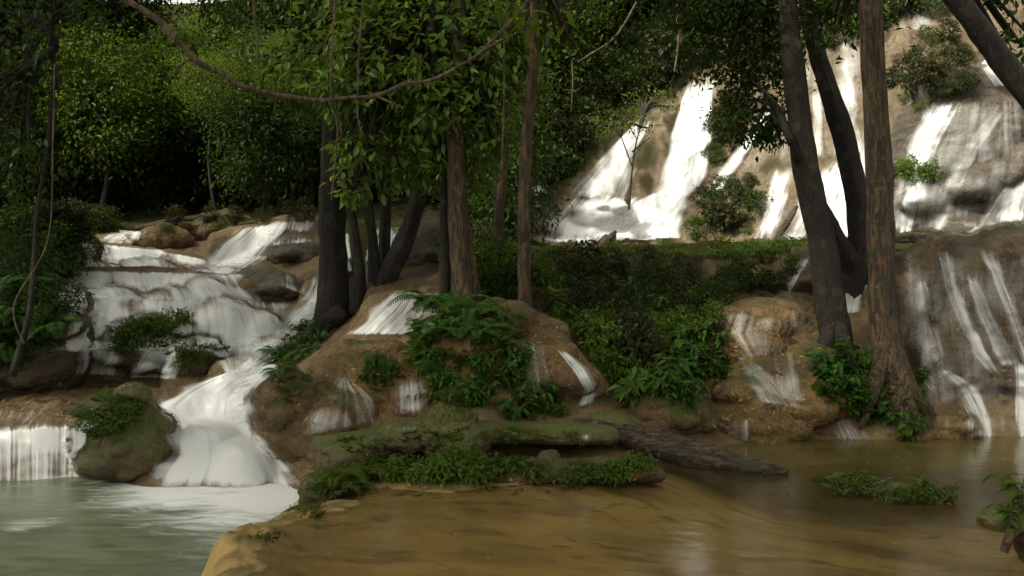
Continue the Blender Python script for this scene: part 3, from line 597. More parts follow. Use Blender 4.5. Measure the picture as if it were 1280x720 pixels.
fall("water_veil", [(1125, 312), (1135, 420), (1150, 540)], [(1300, 306), (1300, 420), (1300, 545)], 0.2, "broad faint wet sheen over the brown rock dome", mat='dome_veil', cat="water veil", sub=3, off=.02)
# the sunlit falls at the back
fall("waterfall", [(862, 100), (838, 170), (826, 235), (790, 258), (740, 285), (730, 308)], [(896, 90), (898, 150), (880, 225), (862, 262), (850, 290), (845, 308)], 1.0, "main sunlit waterfall, brilliant white, at the back", sub=2, side=.3, off=.15, mat='far')
fall("waterfall", [(800, 148), (752, 200), (704, 248)], [(826, 150), (806, 195), (782, 256)], 0.6, "slanting white fan left of the main sunlit waterfall", sub=2, warp=.26, side=.5, top_fade=.2, off=.12, mat='far')
fall("waterfall", [(712, 248), (684, 282), (678, 308)], [(840, 246), (800, 280), (770, 308)], 0.85, "white apron at the foot of the sunlit falls", sub=2, warp=.26, side=.5, top_fade=.2, off=.15, mat='far')
fall("waterfall", [(640, 215), (636, 240)], [(690, 205), (690, 246)], 0.42, "dim grey fall in the shade left of the sunlit falls", sub=2, warp=.26, side=.5, top_fade=.2, off=.12, mat='far')
fall("waterfall", [(558, 196), (552, 250)], [(594, 190), (590, 245)], 0.8, "bright scrap of waterfall between the slim centre trunks", sub=2, warp=.26, side=.5, top_fade=.2, off=.12, mat='far')
fall("waterfall", [(958, 132), (918, 190), (866, 258)], [(974, 132), (936, 192), (886, 258)], 0.62, "narrow diagonal chute on the back ridge", sub=2, warp=.26, side=.5, top_fade=.2, off=.1, mat='far')
fall("waterfall", [(966, 212), (955, 260), (942, 304)], [(1000, 205), (984, 262), (970, 304)], 0.62, "white fall just left of the twin trunks at the back", sub=2, warp=.26, side=.5, top_fade=.2, off=.1, mat='far')
fall("waterfall", [(1014, 110), (1016, 200)], [(1026, 108), (1030, 200)], 0.5, "thin vertical stream on the pale cliff", sub=2, warp=.26, side=.5, top_fade=.2, off=.1, mat='far_veil')
fall("waterfall", [(1040, 92), (1046, 150), (1062, 200)], [(1062, 88), (1072, 140), (1086, 195)], 0.5, "streaky fall high between the right trunks", sub=2, warp=.26, side=.5, top_fade=.2, off=.1, mat='far')
fall("waterfall", [(1030, 205), (1000, 250), (968, 304)], [(1092, 180), (1098, 240), (1096, 300)], 0.66, "wide white sheet behind the twin trunks", sub=2, warp=.26, side=.5, top_fade=.2, off=.1, mat='far')
fall("waterfall", [(1158, 128), (1128, 190), (1114, 250), (1112, 296)], [(1204, 126), (1176, 180), (1156, 240), (1140, 298)], 0.45, "translucent fan on the left face of the huge boulder", sub=2, warp=.26, side=.5, top_fade=.2, off=.06, mat='far')
fall("water_stream", [(1248, 128), (1200, 190), (1150, 290)], [(1266, 132), (1224, 190), (1176, 295)], 0.4, "thin stream crossing the huge boulder", sub=2, warp=.26, side=.5, top_fade=.2, off=.06, cat="stream", mat='far_veil')
fall("waterfall", [(1250, 238), (1222, 275), (1204, 302)], [(1300, 215), (1296, 260), (1290, 304)], 0.5, "white fan spreading below the huge boulder at the right edge", sub=2, warp=.26, side=.5, top_fade=.2, off=.06, mat='far')
fall("waterfall", [(1212, 66), (1225, 90), (1240, 112)], [(1240, 64), (1262, 88), (1280, 110)], 0.7, "short white fall high in the upper right corner", sub=2, warp=.26, side=.5, top_fade=.2, off=.1, mat='far')
fall("water_veil", [(1122, 10), (1118, 40)], [(1175, 5), (1172, 40)], 0.3, "faint veil at the very top of the pale cliff", sub=2, warp=.26, side=.5, top_fade=.2, off=.1, cat="water veil", mat='far_veil')
fall("water_veil", [(1160, 128), (1120, 200), (1113, 300)], [(1275, 118), (1285, 200), (1262, 300)], 0.22, "wide thin veil wetting the whole face of the huge boulder", sub=3, off=.05, cat="water veil", mat='far_veil')
fall("water_veil", [(950, 150), (915, 215), (880, 290)], [(1000, 150), (1000, 215), (975, 300)], 0.08, "faint wet sheen on the ridge between the chutes", sub=3, off=.08, cat="water veil", mat='far_veil')
fall("water_veil", [(1000, 60), (1005, 200)], [(1110, 40), (1110, 200)], 0.1, "broad pale veil on the cliff behind the right trunks", sub=3, off=.08, cat="water veil", mat='far_veil')

# ------------------------------------------------------------------ foliage kit
rng = np.random.RandomState(11)
def unit(a): return a / np.maximum(np.linalg.norm(a, axis=-1, keepdims=True), 1e-9)
def leaf_arrays(base, d, up, ln, wd, fold=0.25, droop=0.15):
    """folded pointed leaves: 7 vertices, 4 quads-as-tris pairs"""
    d = unit(d); s = unit(np.cross(d, up)); n = np.cross(s, d)
    ln = np.broadcast_to(ln, len(base))[:, None]; wd = np.broadcast_to(wd, len(base))[:, None]
    pt = lambda a, w, h: base + d * ln * a + s * wd * w + n * (wd * h - ln * droop * a * a)
    V = np.stack([pt(0, 0, 0), pt(.38, .5, fold), pt(.38, 0, 0), pt(.38, -.5, fold), pt(.75, .33, fold * .7), pt(.75, 0, 0), pt(.75, -.33, fold * .7), pt(1, 0, 0)], 1).reshape(-1, 3)
    f = np.array([(0, 2, 1, 1), (0, 3, 2, 2), (1, 2, 5, 4), (2, 3, 6, 5), (4, 5, 7, 7), (5, 6, 7, 7)])
    tri = np.array([(0, 2, 1), (0, 3, 2), (1, 2, 5), (1, 5, 4), (2, 3, 6), (2, 6, 5), (4, 5, 7), (5, 6, 7)])
    F = (tri[None] + (np.arange(len(base)) * 8)[:, None, None]).reshape(-1, 3)
    return V, F
def leaf_simple(base, d, up, ln, wd, droop=0.15):
    d = unit(d); s = unit(np.cross(d, up)); n = np.cross(s, d)
    ln = np.broadcast_to(ln, len(base))[:, None]; wd = np.broadcast_to(wd, len(base))[:, None]
    V = np.stack([base, base + d * ln * .45 + s * wd * .5 + n * wd * .15, base + d * ln - n * ln * droop, base + d * ln * .45 - s * wd * .5 + n * wd * .15], 1).reshape(-1, 3)
    F = (np.array([(0, 3, 2, 1)])[None] + (np.arange(len(base)) * 4)[:, None, None]).reshape(-1, 4)
    F = np.concatenate([F[:, :3], F[:, [0, 2, 3]]])
    return V, F
def tube(path, rad, seg=10, wob=0.0, flute=0.0, seed=0):
    path = np.asarray(path, float); n = len(path); rad = np.broadcast_to(rad, n)
    T = unit(np.gradient(path, axis=0)); ref = np.array((0.3, 1, 0.2)) if abs(T[:, 2]).mean() > .5 else np.array((0, 0.15, 1.0))
    s = unit(np.cross(T, ref)); q = np.cross(s, T)
    a = np.linspace(0, 2 * math.pi, seg, endpoint=False)
    R = rad[:, None] * np.ones(seg)[None]
    if flute: R = R * (1 + flute * np.cos(a * 5 + seed)[None] * 0.6 + flute * np.cos(a * 3 + 2 * seed)[None] * 0.4)
    V = path[:, None] + R[..., None] * (np.cos(a)[None, :, None] * s[:, None] + np.sin(a)[None, :, None] * q[:, None])
    if wob:
        nn_ = fbm(V.reshape(-1, 3) * np.array((6, 6, 2.5)) + seed, 3).reshape(n, seg)
        V = V + (V - path[:, None]) * (wob * nn_)[..., None]
    i = np.arange(n * seg).reshape(n, seg); j = np.roll(i, -1, 1)
    F = np.stack([i[:-1], j[:-1], j[1:], i[1:]], -1).reshape(-1, 4)
    F = np.concatenate([F[:, :3], F[:, [0, 2, 3]]])
    V = V.reshape(-1, 3); k = len(V)
    V = np.vstack([V, path[0], path[-1]])
    caps = [(i[0, (c + 1) % seg], i[0, c], k) for c in range(seg)] + [(i[-1, c], i[-1, (c + 1) % seg], k + 1) for c in range(seg)]
    return V, np.vstack([F, np.array(caps)])
def merge(parts):
    V, F, o = [], [], 0
    for v, f in parts:
        V.append(v); F.append(f + o); o += len(v)
    return np.vstack(V), np.vstack(F)
def spline(ctrl, n):
    c = np.asarray(ctrl, float); t = np.linspace(0, len(c) - 1, n); i = np.clip(t.astype(int), 0, len(c) - 2); f = (t - i)[:, None]
    p0 = c[np.maximum(i - 1, 0)]; p1 = c[i]; p2 = c[i + 1]; p3 = c[np.minimum(i + 2, len(c) - 1)]
    return 0.5 * (2 * p1 + (p2 - p0) * f + (2 * p0 - 5 * p1 + 4 * p2 - p3) * f ** 2 + (3 * p1 - p0 - 3 * p2 + p3) * f ** 3)
def crown_arrays(cent, rad, ncl, per, ll, seed, clr=0.5, full=False, droop=0.35, low=-1.0):
    """leaf clumps spread through a crown's volume, denser outside, with gaps"""
    r = np.random.RandomState(seed); cent = np.array(cent); rad = np.array(rad)
    C = []
    while len(C) < ncl:
        q = r.normal(size=(ncl * 2, 3)); q = unit(q) * (r.uniform(0.15, 1, (len(q), 1)) ** 0.45)
        q = q[q[:, 2] > low]
        nz_ = fbm(q * 1.9 + seed, 3); C.extend(q[nz_ > -0.06])
    C = np.array(C[:ncl]); out = unit(C)
    k = ncl * per
    cc = np.repeat(C * rad + cent, per, 0); oo = np.repeat(out, per, 0)
    bp = cc + r.normal(size=(k, 3)) * clr * np.array((1, 1, .55))
    d = unit(oo * 0.7 + r.normal(size=(k, 3)) * 0.8 + np.array((0, 0, -droop)))
    up = unit(np.array((0, 0, 1.0)) + r.normal(size=(k, 3)) * .45 + oo * 0.3)
    l = ll * r.uniform(.65, 1.25, k)
    fn = leaf_arrays if full else leaf_simple
    return fn(bp, d, up, l, l * r.uniform(.36, .5, k)), C * rad + cent

# -------- plant prototypes: each is a thing with foliage and stem parts
def make_broad(label, seed, n=9, ll=.17, mat='leaf_lush', h=.32):
    r = np.random.RandomState(seed); st = []; B = []; D = []; U = []; Ls = []
    for k in range(n):
        a = r.uniform(0, 2 * math.pi); lean = r.uniform(.1, .75)
        tip = np.array((math.cos(a) * lean * h, math.sin(a) * lean * h, h * r.uniform(.6, 1.1)))
        p = spline([(0, 0, -.05), tip * (.4, .4, .6), tip], 7); st.append(tube(p, np.linspace(.006, .003, 7), 5))
        for t in np.linspace(.3, 1, 9):
            q = p[min(6, int(t * 6))]; b2 = r.uniform(0, 2 * math.pi)
            dd = np.array((math.cos(b2), math.sin(b2), r.uniform(-.45, .35))) + np.array((math.cos(a), math.sin(a), 0)) * .4
            B.append(q); D.append(dd); U.append((r.normal() * .2, r.normal() * .2, 1)); Ls.append(ll * r.uniform(.6, 1.2))
    Ls = np.array(Ls)
    root = thing("broadleaf_plant", label, "plant")
    mesh_obj("foliage", *leaf_arrays(np.array(B), np.array(D), np.array(U), Ls, Ls * .34, .18, .35), M[mat], root)
    mesh_obj("stem", *merge(st), M['twig'], root)
    return root
def make_fern(label, seed, n=11, ln=.55, mat='leaf_lush'):
    r = np.random.RandomState(seed); B = []; D = []; U = []; Ls = []; st = []
    for k in range(n):
        a = 2 * math.pi * k / n + r.uniform(-.3, .3); L = ln * r.uniform(.7, 1.15); e = r.uniform(.5, 1.1)
        o = np.array((math.cos(a), math.sin(a), 0)); z = np.array((0, 0, 1.0))
        p = spline([(0, 0, 0), o * L * .3 + z * L * .38 * e, o * L * .7 + z * L * .42 * e, o * L * 1.0 + z * L * .18 * e], 22)
        st.append(tube(p, np.linspace(.005, .0015, 22), 4)); T = unit(np.gradient(p, axis=0))
        for i in range(3, 22):
            s = unit(np.cross(T[i], z)); w = L * .24 * math.sin(math.pi * min(1, (i + 1) / 24) ** .8) + .012
            for sg in (-1, 1):
                B.append(p[i]); D.append(s * sg + T[i] * .45 + z * -.12); U.append(np.cross(s, T[i])); Ls.append(w)
    Ls = np.array(Ls)
    root = thing("fern", label, "fern")
    mesh_obj("frond", *leaf_simple(np.array(B), np.array(D), np.array(U), Ls, Ls * .24, .15), M[mat], root)
    mesh_obj("stem", *merge(st), M['twig'], root)
    return root
def make_shrub(label, seed, rad=(.38, .38, .26), ncl=55, per=12, ll=.085, mat='leaf', name="shrub", clr=.07):
    root = thing(name, label, "shrub")
    (v, f), C = crown_arrays((0, 0, rad[2] * .75), rad, ncl, per, ll, seed, clr, low=-.5)
    mesh_obj("foliage", v, f, M[mat], root)
    st = [tube(spline([(0, 0, -.1), C[i] * (.4, .4, .5), C[i]], 6), np.linspace(.008, .003, 6), 4) for i in range(0, ncl, 6)]
    mesh_obj("stem", *merge(st), M['twig'], root)
    return root
def make_tuft(label, seed, n=46, ln=.2, mat='leaf_moss', spread=.12, name="grass_tuft", cat="grass tuft"):
    r = np.random.RandomState(seed)
    a = r.uniform(0, 2 * math.pi, n); B = np.stack([np.cos(a), np.sin(a), a * 0], -1) * r.uniform(0, spread, (n, 1))
    D = np.stack([np.cos(a) * .7, np.sin(a) * .7, r.uniform(.4, 1.2, n)], -1); L = ln * r.uniform(.5, 1.2, n)
    o = mesh_obj(name, *leaf_simple(B, D, np.tile((0, 0, 1.0), (n, 1)) + r.normal(size=(n, 3)) * .2, L, L * .13, .35), M[mat])
    return tag(o, label, cat)
def in_poly(poly, n, seed, mind=0):
    r = np.random.RandomState(seed); p = np.array(poly, float); lo, hi = p.min(0), p.max(0); out = []
    tries = 0
    while len(out) < n and tries < 60000:
        tries += 1
        q = r.uniform(lo, hi); c = False; j = len(p) - 1
        for i in range(len(p)):
            if (p[i, 1] > q[1]) != (p[j, 1] > q[1]) and q[0] < (p[j, 0] - p[i, 0]) * (q[1] - p[i, 1]) / (p[j, 1] - p[i, 1]) + p[i, 0]: c = not c
            j = i
        if c and all(np.hypot(*(q - o)) > mind for o in out): out.append(q)
    return out
def strew(protos, poly, n, seed, smin, smax_, label, group, sink=.03, mind=0, lean=.25, zmin=None):
    r = random.Random(seed); k = 0; protos = protos if isinstance(protos, list) else [protos]
    for q in in_poly(poly, n, seed, mind):
        l, nr = hit(*q)
        if zmin is not None and l.z < zmin: continue
        pr = protos[k % len(protos)]; k += 1; s = r.uniform(smin, smax_)
        tl = (-nr.y * lean * 1.2, nr.x * lean * 1.2)
        if 'used' not in pr:
            pr['used'] = 1; o = pr; o.location = l - Vector((0, 0, sink)); o.rotation_euler = (tl[0], tl[1], r.uniform(0, 6.3)); o.scale = (s, s, s)
            o['label'] = label; o['group'] = group
        else:
            o = dup(pr, l - Vector((0, 0, sink)), r.uniform(0, 6.3), s, label, group, tl)
def fresh(p):
    q = dup(p, (0, 0, 0)); return q

# ------------------------------------------------------------------ trees
CROWNS = {}
def crown_mesh(key, *a, mat='leaf_dark', **k):
    """one crown mesh per key, shared by the copies"""
    if key not in CROWNS:
        (v, f), C = crown_arrays(*a, **k); o = mesh_obj("crown", v, f, M[mat]); CROWNS[key] = o.data
        bpy.data.objects.remove(o)
    return CROWNS[key]
def add_mesh(name, me, parent):
    o = bpy.data.objects.new(name, me); COL.objects.link(o); o.parent = parent; return o
def pxpath(ctrl, n=26):
    return spline([P(*c[:3]) for c in ctrl], n), spline([(c[3] * c[2] / FPX / 2, 0, 0) for c in ctrl], n)[:, 0]
def photo_tree(name, label, trunks, crowns, bark='bark_dark', leafm='leaf_dark', seg=14, flute=.12, limbs=True, ll=.15, full=False, group=None, cat="tree", seed=0):
    """trunks: lists of (px, py, depth, width px); crowns: (centre xyz, radii, clumps, leaves per clump)"""
    base = Vector(P(*trunks[0][0][:3])); root = thing(name, label, cat, base, group)
    tops = []
    for k, tr in enumerate(trunks):
        p, r = pxpath(tr); v, f = tube(p - np.array(base), r, seg, .25, flute, seed + k); mesh_obj("trunk", v, f, M[bark], root); tops.append(p[-1])
    if crowns:
        parts, tw = [], []
        for i, (c, r, ncl, per) in enumerate(crowns):
            (v, f), C = crown_arrays(np.array(c) - np.array(base), r, ncl, per, ll, seed * 10 + i, clr=min(.45, min(r) * .35), full=full); parts.append((v, f))
            t = min(tops, key=lambda q: np.linalg.norm(np.array(c) - q)) - np.array(base)
            cc = np.array(c) - np.array(base)
            if limbs:
                for q in C[::max(1, ncl // 9)]:
                    m = t * .5 + cc * .3 + q * .2 + np.array((0, 0, .2))
                    tw.append(tube(spline([t, m, q], 9), np.linspace(.05, .012, 9), 6))
        mesh_obj("crown", *merge(parts), M[leafm], root)
        if tw: mesh_obj("branch", *merge(tw), M[bark], root)
    return root

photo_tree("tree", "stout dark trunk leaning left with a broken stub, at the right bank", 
    [[(1052, 462, 11, 53), (1046, 432, 11, 40), (1038, 385, 11, 36), (1028, 310, 11, 33), (1010, 225, 11, 31), (999, 150, 11, 28), (989, 60, 11, 25), (984, -10, 11, 23), (976, -120, 11, 21)],
     [(1042, 395, 11, 18), (1030, 432, 10.8, 18), (1016, 462, 10.6, 12), (1004, 480, 10.5, 4)],
     [(1046, 400, 10.95, 20), (1058, 440, 10.7, 18), (1074, 472, 10.5, 10), (1082, 485, 10.4, 4)],
     [(1004, 206, 11, 14), (996, 196, 10.9, 12), (990, 180, 10.8, 6)]],
    [((2.7, 11.3, 6.6), (2.0, 1.8, 1.6), 160, 16), (P(930, 40, 11.6), (.75, .7, .8), 130, 22), (P(950, 130, 11.5), (.45, .4, .6), 70, 18), (P(890, -5, 11.5), (.9, .7, .5), 90, 20), (P(1040, 0, 11.5), (.5, .5, .35), 40, 18)], ll=.10, seed=1)
photo_tree("tree", "dark forked trunk curving up between the two outer right trunks",
    [[(1066, 420, 12.2, 45), (1072, 360, 12.2, 38), (1074, 290, 12.2, 29), (1066, 225, 12.2, 27), (1050, 160, 12.2, 26), (1030, 95, 12.2, 22), (1012, 30, 12.2, 20), (1000, -60, 12.2, 17)],
     [(1074, 345, 12.2, 26), (1052, 312, 12.1, 26), (1034, 280, 12, 24), (1018, 250, 11.9, 21), (1006, 228, 11.8, 9)]],
    [((4.2, 12.8, 7.2), (2.0, 1.8, 1.5), 130, 16)], ll=.13, seed=2)
photo_tree("tree", "straight brown lit trunk with flared roots, rightmost of the three right bank trunks",
    [[(1128, 560, 10.25, 94), (1122, 515, 10.3, 76), (1116, 478, 10.4, 54), (1108, 430, 10.5, 38), (1103, 370, 10.5, 32), (1100, 290, 10.5, 32), (1098, 200, 10.5, 31), (1092, 100, 10.5, 29), (1088, 0, 10.5, 27), (1086, -110, 10.5, 25)],
     [(1104, 430, 10.45, 20), (1094, 480, 10.2, 18), (1082, 520, 10.0, 9), (1076, 535, 9.9, 4)],
     [(1110, 440, 10.45, 20), (1128, 470, 10.2, 20), (1140, 505, 10.0, 14), (1150, 530, 9.9, 5)],
     [(1116, 380, 10.7, 13), (1120, 440, 10.6, 20), (1136, 490, 10.4, 20), (1148, 520, 10.3, 9)]],
    [((4.9, 10.3, 6.8), (2.0, 1.6, 1.3), 120, 16), ((3.0, 8.5, 7.0), (1.8, 1.5, 1.0), 110, 16), (P(1060, 20, 11), (.5, .4, .3), 16, 12)], bark='bark', ll=.13, seed=3)  # second crown mass hangs above the view, added to shade the rock dome
photo_tree("tree", "dark trunk slanting across the upper right corner",
    [[(1520, 470, 9, 44), (1400, 270, 9, 36), (1285, 118, 9, 30), (1235, 52, 9, 27), (1188, -8, 9, 25), (1110, -90, 9, 20)]],
    [((3.6, 9.0, 6.4), (1.3, 1.2, 1.0), 60, 16), (P(1262, 20, 9.4), (.35, .35, .45), 14, 12)], ll=.12, seed=4)
photo_tree("tree", "big clump of dark leaning trunks with spreading roots beside the left cascade",
    [[(412, 402, 12.8, 42), (416, 350, 12.9, 33), (414, 270, 13, 30), (416, 190, 13, 26), (420, 90, 13, 24), (425, -40, 13, 18)],
     [(446, 392, 12.8, 24), (449, 330, 12.7, 12), (438, 260, 12.7, 10), (428, 200, 12.7, 9), (430, 100, 12.7, 7)],
     [(470, 388, 12.9, 23), (468, 320, 13, 14), (458, 240, 13, 12), (452, 150, 13, 11), (450, 30, 13, 9)],
     [(462, 385, 12.9, 28), (490, 335, 12.9, 26), (514, 280, 13, 21), (530, 215, 13, 19), (548, 120, 13, 16), (570, 10, 13, 12)],
     [(478, 372, 13.2, 17), (482, 280, 13.3, 13), (484, 190, 13.3, 12), (490, 60, 13.3, 10)],
     [(425, 395, 12.7, 28), (400, 405, 12.4, 17), (385, 415, 12.1, 9)],
     [(480, 385, 12.8, 24), (455, 402, 12.3, 16), (425, 425, 12.0, 7)]],
    [((-1.4, 12.6, 6.9), (2.6, 2.2, 1.9), 230, 16), ((-2.2, 13.6, 4.6), (1.3, .8, .7), 70, 16)], ll=.15, seed=5, flute=.2)
photo_tree("tree", "leafy tree crown of drooping bright green leaves hanging at top centre",
    [[(556, 392, 11.2, 16), (556, 300, 11.2, 12), (553, 180, 11.2, 11), (545, 60, 11.2, 10), (540, -40, 11.2, 9)]],
    [(P(520, 60, 11.2), (1.2, .8, .75), 150, 15), (P(430, 105, 11), (.6, .5, .40), 56, 13), (P(585, 120, 11.3), (.6, .5, .5), 60, 13), (P(470, 10, 11.4), (1.0, .7, .4), 70, 13), (P(440, 190, 10.9), (.26, .25, .2), 12, 10),
     (P(575, 205, 11.4), (.5, .4, .40), 50, 13), (P(500, 190, 11.5), (.7, .5, .45), 66, 13), (P(370, 70, 11.3), (.5, .4, .35), 36, 12), (P(620, 60, 11.3), (.5, .5, .6), 56, 13), (P(540, 130, 11.0), (.6, .5, .4), 56, 13), (P(455, 235, 11.2), (.3, .3, .18), 14, 10), (P(615, 175, 11.2), (.25, .25, .2), 14, 10)],
    bark='bark_dark', leafm='leaf_hang', ll=.145, full=True, seed=6)
photo_tree("tree", "brown straight trunk behind the fern clump at centre",
    [[(582, 400, 11, 40), (577, 350, 11, 25), (572, 270, 11, 23), (570, 180, 11, 22), (573, 60, 11, 20), (576, -60, 11, 18)],
     [(594, 395, 11.1, 20), (588, 330, 11.1, 15), (578, 250, 11.1, 12), (574, 160, 11.1, 10)]],
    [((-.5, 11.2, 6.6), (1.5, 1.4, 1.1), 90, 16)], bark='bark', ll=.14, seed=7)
photo_tree("tree", "slim lichen spotted trunk standing alone right of the fern clump",
    [[(662, 420, 10.8, 32), (657, 395, 10.8, 20), (655, 320, 10.8, 16), (657, 200, 10.8, 15), (666, 80, 10.8, 13), (670, -40, 10.8, 12)]],
    [((.4, 10.8, 6.2), (1.3, 1.2, 1.0), 70, 16), ((1.4, 9.3, 7.3), (2.2, 1.8, 1.2), 130, 16), (P(690, 40, 10.9), (.4, .35, .25), 9, 9)], bark='bark', ll=.14, seed=8)  # wide forward crown mass is unseen, added to keep sun off the dome
photo_tree("tree", "thin brown trunk behind the slim lichen spotted trunk",
    [[(618, 345, 14.5, 14), (624, 270, 14.5, 12), (630, 190, 14.5, 11), (634, 100, 14.5, 10), (640, -40, 14.5, 9)]],
    [((0, 14.5, 7.5), (1.5, 1.4, 1.3), 70, 16)], bark='bark', ll=.15, seed=9)
photo_tree("sapling", "pale airy sapling in front of the sunlit falls' left fan", 
    [[(786, 262, 23.5, 2.5), (790, 215, 23.5, 2.2), (794, 185, 23.5, 2), (800, 160, 23.5, 1.2)], [(791, 210, 23.5, 1.6), (776, 170, 23.5, 1.5)], [(790, 190, 23.5, 2), (812, 172, 23.5, 1.2)]],
    [(P(775, 155, 23.5), (1.0, .8, .3), 40, 12), (P(815, 125, 24), (.9, .6, .3), 30, 12)], leafm='leaf_moss', ll=.1, seed=10, cat="sapling")
photo_tree("tree", "leaning thin stem with a leafy top at the far left bank",
    [[(15, 470, 10.8, 9), (35, 400, 10.8, 7), (42, 340, 10.9, 6), (46, 270, 11, 5), (60, 180, 11, 5), (70, 60, 11, 4)]],
    [(P(40, 40, 11), (1.0, .8, .9), 60, 14), (P(-10, 170, 11), (.7, .7, .8), 40, 14)], ll=.13, seed=11)

# forest behind: five kinds of crown shared by copies, last one for added shade trees
KIND = [dict(rad=(2.8, 2.8, 3.6), ncl=300, per=22, ll=.24), dict(rad=(3.4, 3.2, 2.6), ncl=320, per=22, ll=.22), dict(rad=(2.2, 2.2, 4.2), ncl=280, per=22, ll=.26), dict(rad=(3.0, 3.0, 3.0), ncl=420, per=20, ll=.17), dict(rad=(3.2, 3.2, 2.6), ncl=230, per=20, ll=.30)]
def forest_tree(x, y, h, kind, s, mat, label, group, rz, seed):
    k = KIND[kind]; z = drop(x, y)
    root = thing("forest_tree", label, "tree", (x, y, z - .2), group); root.rotation_euler = (0, 0, rz)
    me = crown_mesh((kind, mat), (0, 0, 0), k['rad'], k['ncl'], k['per'], k['ll'], 40 + kind, clr=.55, mat=mat)
    c = add_mesh("crown", me, root); c.location = (0, 0, h); c.scale = (s, s, s)
    r = np.random.RandomState(seed); p = spline([(0, 0, 0), (r.normal() * .3, r.normal() * .3, h * .5), (0, 0, h + 1.5 * s)], 14)
    mesh_obj("trunk", *tube(p, np.linspace(.22, .07, 14) * s, 8, .2, .1, seed), M['bark_dark'], root)
    return root
fr = random.Random(5)
GA, GB, GC, GD = "dark forest trees behind the left cascade", "trees on the slope above the back falls", "tall trees on the shaded left bank", "low leafy trees behind the cascade lip"
for i in range(30):                                     # left and centre forest, 20 to 42 m away
    d = fr.uniform(21, 42); px = -120 + 820 * ((i * 0.618) % 1)
    if px > 470 and d < 32: d += 11
    if abs(px - 236) < 3600 / d: px = 236 + math.copysign(3600 / d, px - 236)
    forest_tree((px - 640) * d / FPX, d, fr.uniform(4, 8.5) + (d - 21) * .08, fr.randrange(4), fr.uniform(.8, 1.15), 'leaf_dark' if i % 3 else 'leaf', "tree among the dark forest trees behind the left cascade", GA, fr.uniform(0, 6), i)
for i in range(16):
    d = fr.uniform(19.5, 23); px = -60 + 720 * ((i * 0.618 + .3) % 1)
    forest_tree((px - 640) * d / FPX, d, fr.uniform(1.6, 3.0), fr.randrange(4), fr.uniform(.42, .6), 'leaf_dark', "low leafy tree in the shade just behind the cascade lip", GD, fr.uniform(0, 6), 60 + i)
for i, (px, d, h) in enumerate([(700, 31, 5), (760, 33, 6), (830, 33, 4.5), (880, 34, 5), (640, 29, 3), (940, 31, 3.5), (1000, 34, 6), (1090, 35, 5), (1190, 34, 6), (1290, 33, 5), (730, 37, 9), (860, 38, 9), (1000, 40, 9), (1150, 38, 9), (1330, 28, 4), (600, 31, 4), (572, 26, 3.6), (645, 29.5, 3.0), (560, 33, 3.5), (655, 33, 5), (690, 35, 7), (520, 32, 5), (740, 34, 2.5), (800, 35, 3)]):
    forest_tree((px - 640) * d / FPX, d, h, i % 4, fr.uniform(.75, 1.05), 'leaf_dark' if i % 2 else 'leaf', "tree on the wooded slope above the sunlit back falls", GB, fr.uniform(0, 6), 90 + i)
for i, (x, y, h, s) in enumerate([(-9.4, 11.0, 8, .9), (-18, 20, 9, 1.1), (-17, 22, 10, 1.2), (-8.8, 11.8, 9, 1.0), (-12.5, 11.5, 10, 1.2), (-14.5, 26, 11, 1.2), (-12.5, 2.5, 11, 1.2), (-7.8, 1.5, 11.5, 1.4), (-3.2, 2.2, 11, 1.35), (-7.2, 5.8, 11.5, 1.35), (-16.5, 8.5, 12, 1.1)]):  # the nearest ones stand out of view, added to keep sun off the pools
    forest_tree(x, y, h, 4 if y < 9 else i % 4, s, 'leaf_dark', "tall unseen canopy tree added beside the pools to shade them" if y < 9 else "tall dark tree on the shaded left bank", "unseen shade trees added around the pools" if y < 9 else GC, i * 1.3, 120 + i)
for px, d, h, k, sc_, lb in [(200, 21.5, 2.6, 2, .38, "yellow green leaved tree standing against the dark forest, upper left"), (310, 25, 3.0, 1, .55, "mid green crown farther back near the sky gap"),
        (275, 19.5, 3.2, 1, .27, "small lime green tree just right of the yellow green one"), (120, 20, 2.9, 2, .4, "slender mid green tree left of the yellow green one"), (335, 21, 3.0, 0, .36, "little mid green tree behind the left edge of the trunk clump")]:
    tr = forest_tree(P(px, 0, d)[0], d, h, k, sc_, 'leaf_lime' if px in (200, 275) else 'leaf', lb, None, px * .1, 140 + k)
    tr.children[0].scale = (sc_ * 1.45, sc_ * 1.1, sc_ * 1.05); tr.children[0].rotation_euler = (.25, -.3, 0)

for i, (px, d) in enumerate([(165, 44), (205, 41), (252, 43), (285, 46), (315, 42), (350, 45), (230, 38)]):
    forest_tree(P(px, 0, d)[0], d, 1.6, i % 4, .5, 'leaf_dark' if i % 2 else 'leaf', "small tree on the far hill beneath the sky gap", "trees on the far hill", i, 160 + i)

# ------------------------------------------------------------------ plants
b1 = make_broad("x", 1); b2 = make_broad("x", 2, 11, .15); b3 = make_broad("x", 3, 8, .2, 'leaf', .36)
f1 = make_fern("x", 4); f2 = make_fern("x", 5, 9, .45); f3 = make_fern("x", 24, 9, .4, 'leaf_lime')
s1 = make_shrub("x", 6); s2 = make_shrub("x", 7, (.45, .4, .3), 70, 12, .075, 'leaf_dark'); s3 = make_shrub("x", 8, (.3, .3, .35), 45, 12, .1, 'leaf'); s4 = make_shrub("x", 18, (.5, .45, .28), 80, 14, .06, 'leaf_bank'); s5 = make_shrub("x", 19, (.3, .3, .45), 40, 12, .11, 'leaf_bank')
m1 = make_tuft("x", 9); m2 = make_tuft("x", 10, 60, .14, 'leaf_moss', .18); m3 = make_tuft("x", 12, 40, .26, 'leaf', .1)
c1 = make_shrub("x", 13, (.24, .24, .07), 34, 10, .05, 'leaf_moss', "low_plant", .04); c2 = make_shrub("x", 14, (.26, .22, .1), 34, 10, .06, 'leaf', "low_plant", .05)
